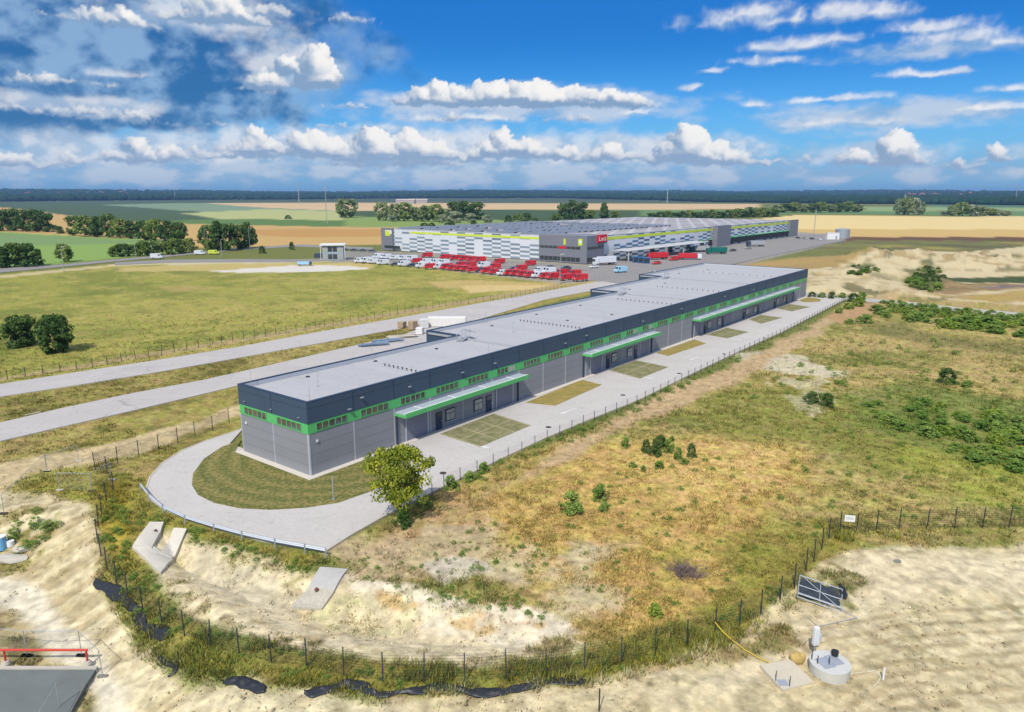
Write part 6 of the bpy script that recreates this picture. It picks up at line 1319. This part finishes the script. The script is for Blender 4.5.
vehicle(('truck','dark','blue'), 305, 265.5, .2, 'small blue truck on the pale gravel before the gatehouse', scale=.55); vehicle(('van','dark'), 320, 258.5, .2, 'dark van left of the gatehouse')
for i, x in enumerate((378, 384, 391, 398)): vehicle(('car','dark'), 345 + i * 9, 250.6 + .4 * i, .3, f'dark car between gatehouse and warehouse, {ordinal(i)} from the left', 'cars by the gatehouse')
vehicle(('van','white'), 588, 259, 3, 'white van beside the office entrance', scale=.8) if False else None
# lot furniture
p = at(334, 259.5); gh = empty('gatehouse', (*p, 0), math.radians(8), 'two storey glass fronted gatehouse with flat roof on the far road', 'gatehouse')
MB().box(-4.6, 4.6, -3.5, 3.5, 0, 6.6).build('wall', mat('gatehouse_panel', (.30,.36,.42), .5), gh); MB().box(-5.6, 5.6, -4.4, 4.4, 6.603, 7.1).build('roof', M_WHITEM, gh)
for z0 in (.5, 3.8):
    for i in range(4): MB().box(-4.3 + i * 2.15, -2.45 + i * 2.15, -3.56, -3.503, z0, z0 + 2.2).build('window', M_GLASS2 if (i + int(z0)) % 3 == 0 else M_GLASS, gh)
MB().box(-5.4, -5.2, -4.2, -4.0, 0, 6.6).build('column', M_WHITEM, gh); MB().box(5.2, 5.4, -4.2, -4.0, 0, 6.6).build('column', M_WHITEM, gh)
p = at(842, 238.5); tk = empty('water_tank', (*p, 0), 0, 'round grey steel tank beyond the right end of the lot', 'tank'); MB().tube((0, 0, 0), (0, 0, 6.2), 4.6, 32).build('shell', M_METAL, tk); MB().tube((0, 0, 6.203), (0, 0, 6.9), 4.65, 32, .8).build('roof', M_ZINC, tk)
p = at(832, 239.3); o = MB().box(-4, 4, -1.6, 1.6, 0, 4.2).box(-4.1, 4.1, -1.7, 1.7, 4.2, 4.35).box(1.5, 2.6, -1.66, -1.603, 0, 2.4, 1).build('pump_container', [M_WHITEM, M_ZINC], None, (*p, 0)); tag(o, 'white pump container before the round steel tank', 'container')
for i, (x, y) in enumerate(((636,262.5),(641,262.9),(646,263.4))): p = at(x, y); o = MB().box(-1.4, 1.4, -1.4, 1.4, 0, 2.6).box(-1.2, 1.2, -1.45, -1.403, .3, 2.3, 1).build('blue_skip', [mat('skip_blue', S(60,110,160,1.1), .6), M_POST], None, (*p, .02)); tag(o, f'blue waste container under the loading canopy, {ordinal(i)} from the left', 'container', 'blue containers')
# building material behind the hall
def stack(x, y, sx, sy, sz, m, label, name, cat, rz=.5, layers=4, z0=0.0):
    mb = MB()
    for k in range(layers): mb.box(-sx / 2 + .02 * (k % 2), sx / 2 - .03 * (k % 2), -sy / 2, sy / 2 - .03 * (k % 2), .12 + sz * k / layers, .12 + sz * (k + .92) / layers)
    for yy in (-sy / 2.5, 0, sy / 2.5): mb.box(-sx / 2, sx / 2, yy - .05, yy + .05, 0, .12, 1)
    o = mb.build(name, [m, mat('pallet_wood', (.30,.22,.14), .9)], None, (*at(x, y), z0), rz); return tag(o, label, cat)
M_BRN = mat('brown_cartons', S(190,168,140), .9, var=.2); HD2 = HEAD + .0
stack(447, 326, 8.5, 2.6, 1.9, mat('white_board', (.72,.71,.68), .6), 'big white stack of insulation boards beside the hall roof edge', 'board_stack', 'board stack', HD2 - .9, 8)
for i, (x, y, s_, m_, lb) in enumerate(((424,328,1.9,M_WHITEM,'white wrapped pallet left of the big white board stack'),(431,325.5,1.7,M_BRN,'brown carton pallet left of the big white board stack'),(413,329.5,1.8,M_BRN,'brown pallet load third from the big board stack'),(402,327.5,1.2,M_BRN,'low brown pallet load at the left end of the pallets'),(420,334,1.3,M_WHITEM,'small pale pallet load before the others'))): stack(x, y, 1.6, 1.4, s_, m_, lb, 'pallet_load', 'pallet', .6 + i * .2, 5)
for i, (x, y, L_, m_, lb) in enumerate(((374,346,5.5,mat('blue_sheets', S(128,150,176), .6, var=.25),'left bundle of blue grey roof sheets on the verge'),(388,342,5.5,mat('blue_sheets', S(128,150,176), .6, var=.25),'right bundle of blue grey roof sheets on the verge'),(403,338,6,M_CONC,'pale bundle of boards right of the blue grey sheets'))):
    mb = MB(); R = random.Random(i)
    for k in range(9): dx, dy, a_ = R.uniform(-.5, .5), R.uniform(-.7, .7), R.uniform(-.12, .12); mb.tube((-L_/2 + dx, dy - a_ * 2, .1 + k * .05), (L_/2 + dx, dy + a_ * 2, .12 + k * .05), .10, 4)
    tag(mb.build('sheet_bundle', m_, None, (*at(x, y), 0), .38), lb, 'bundle')
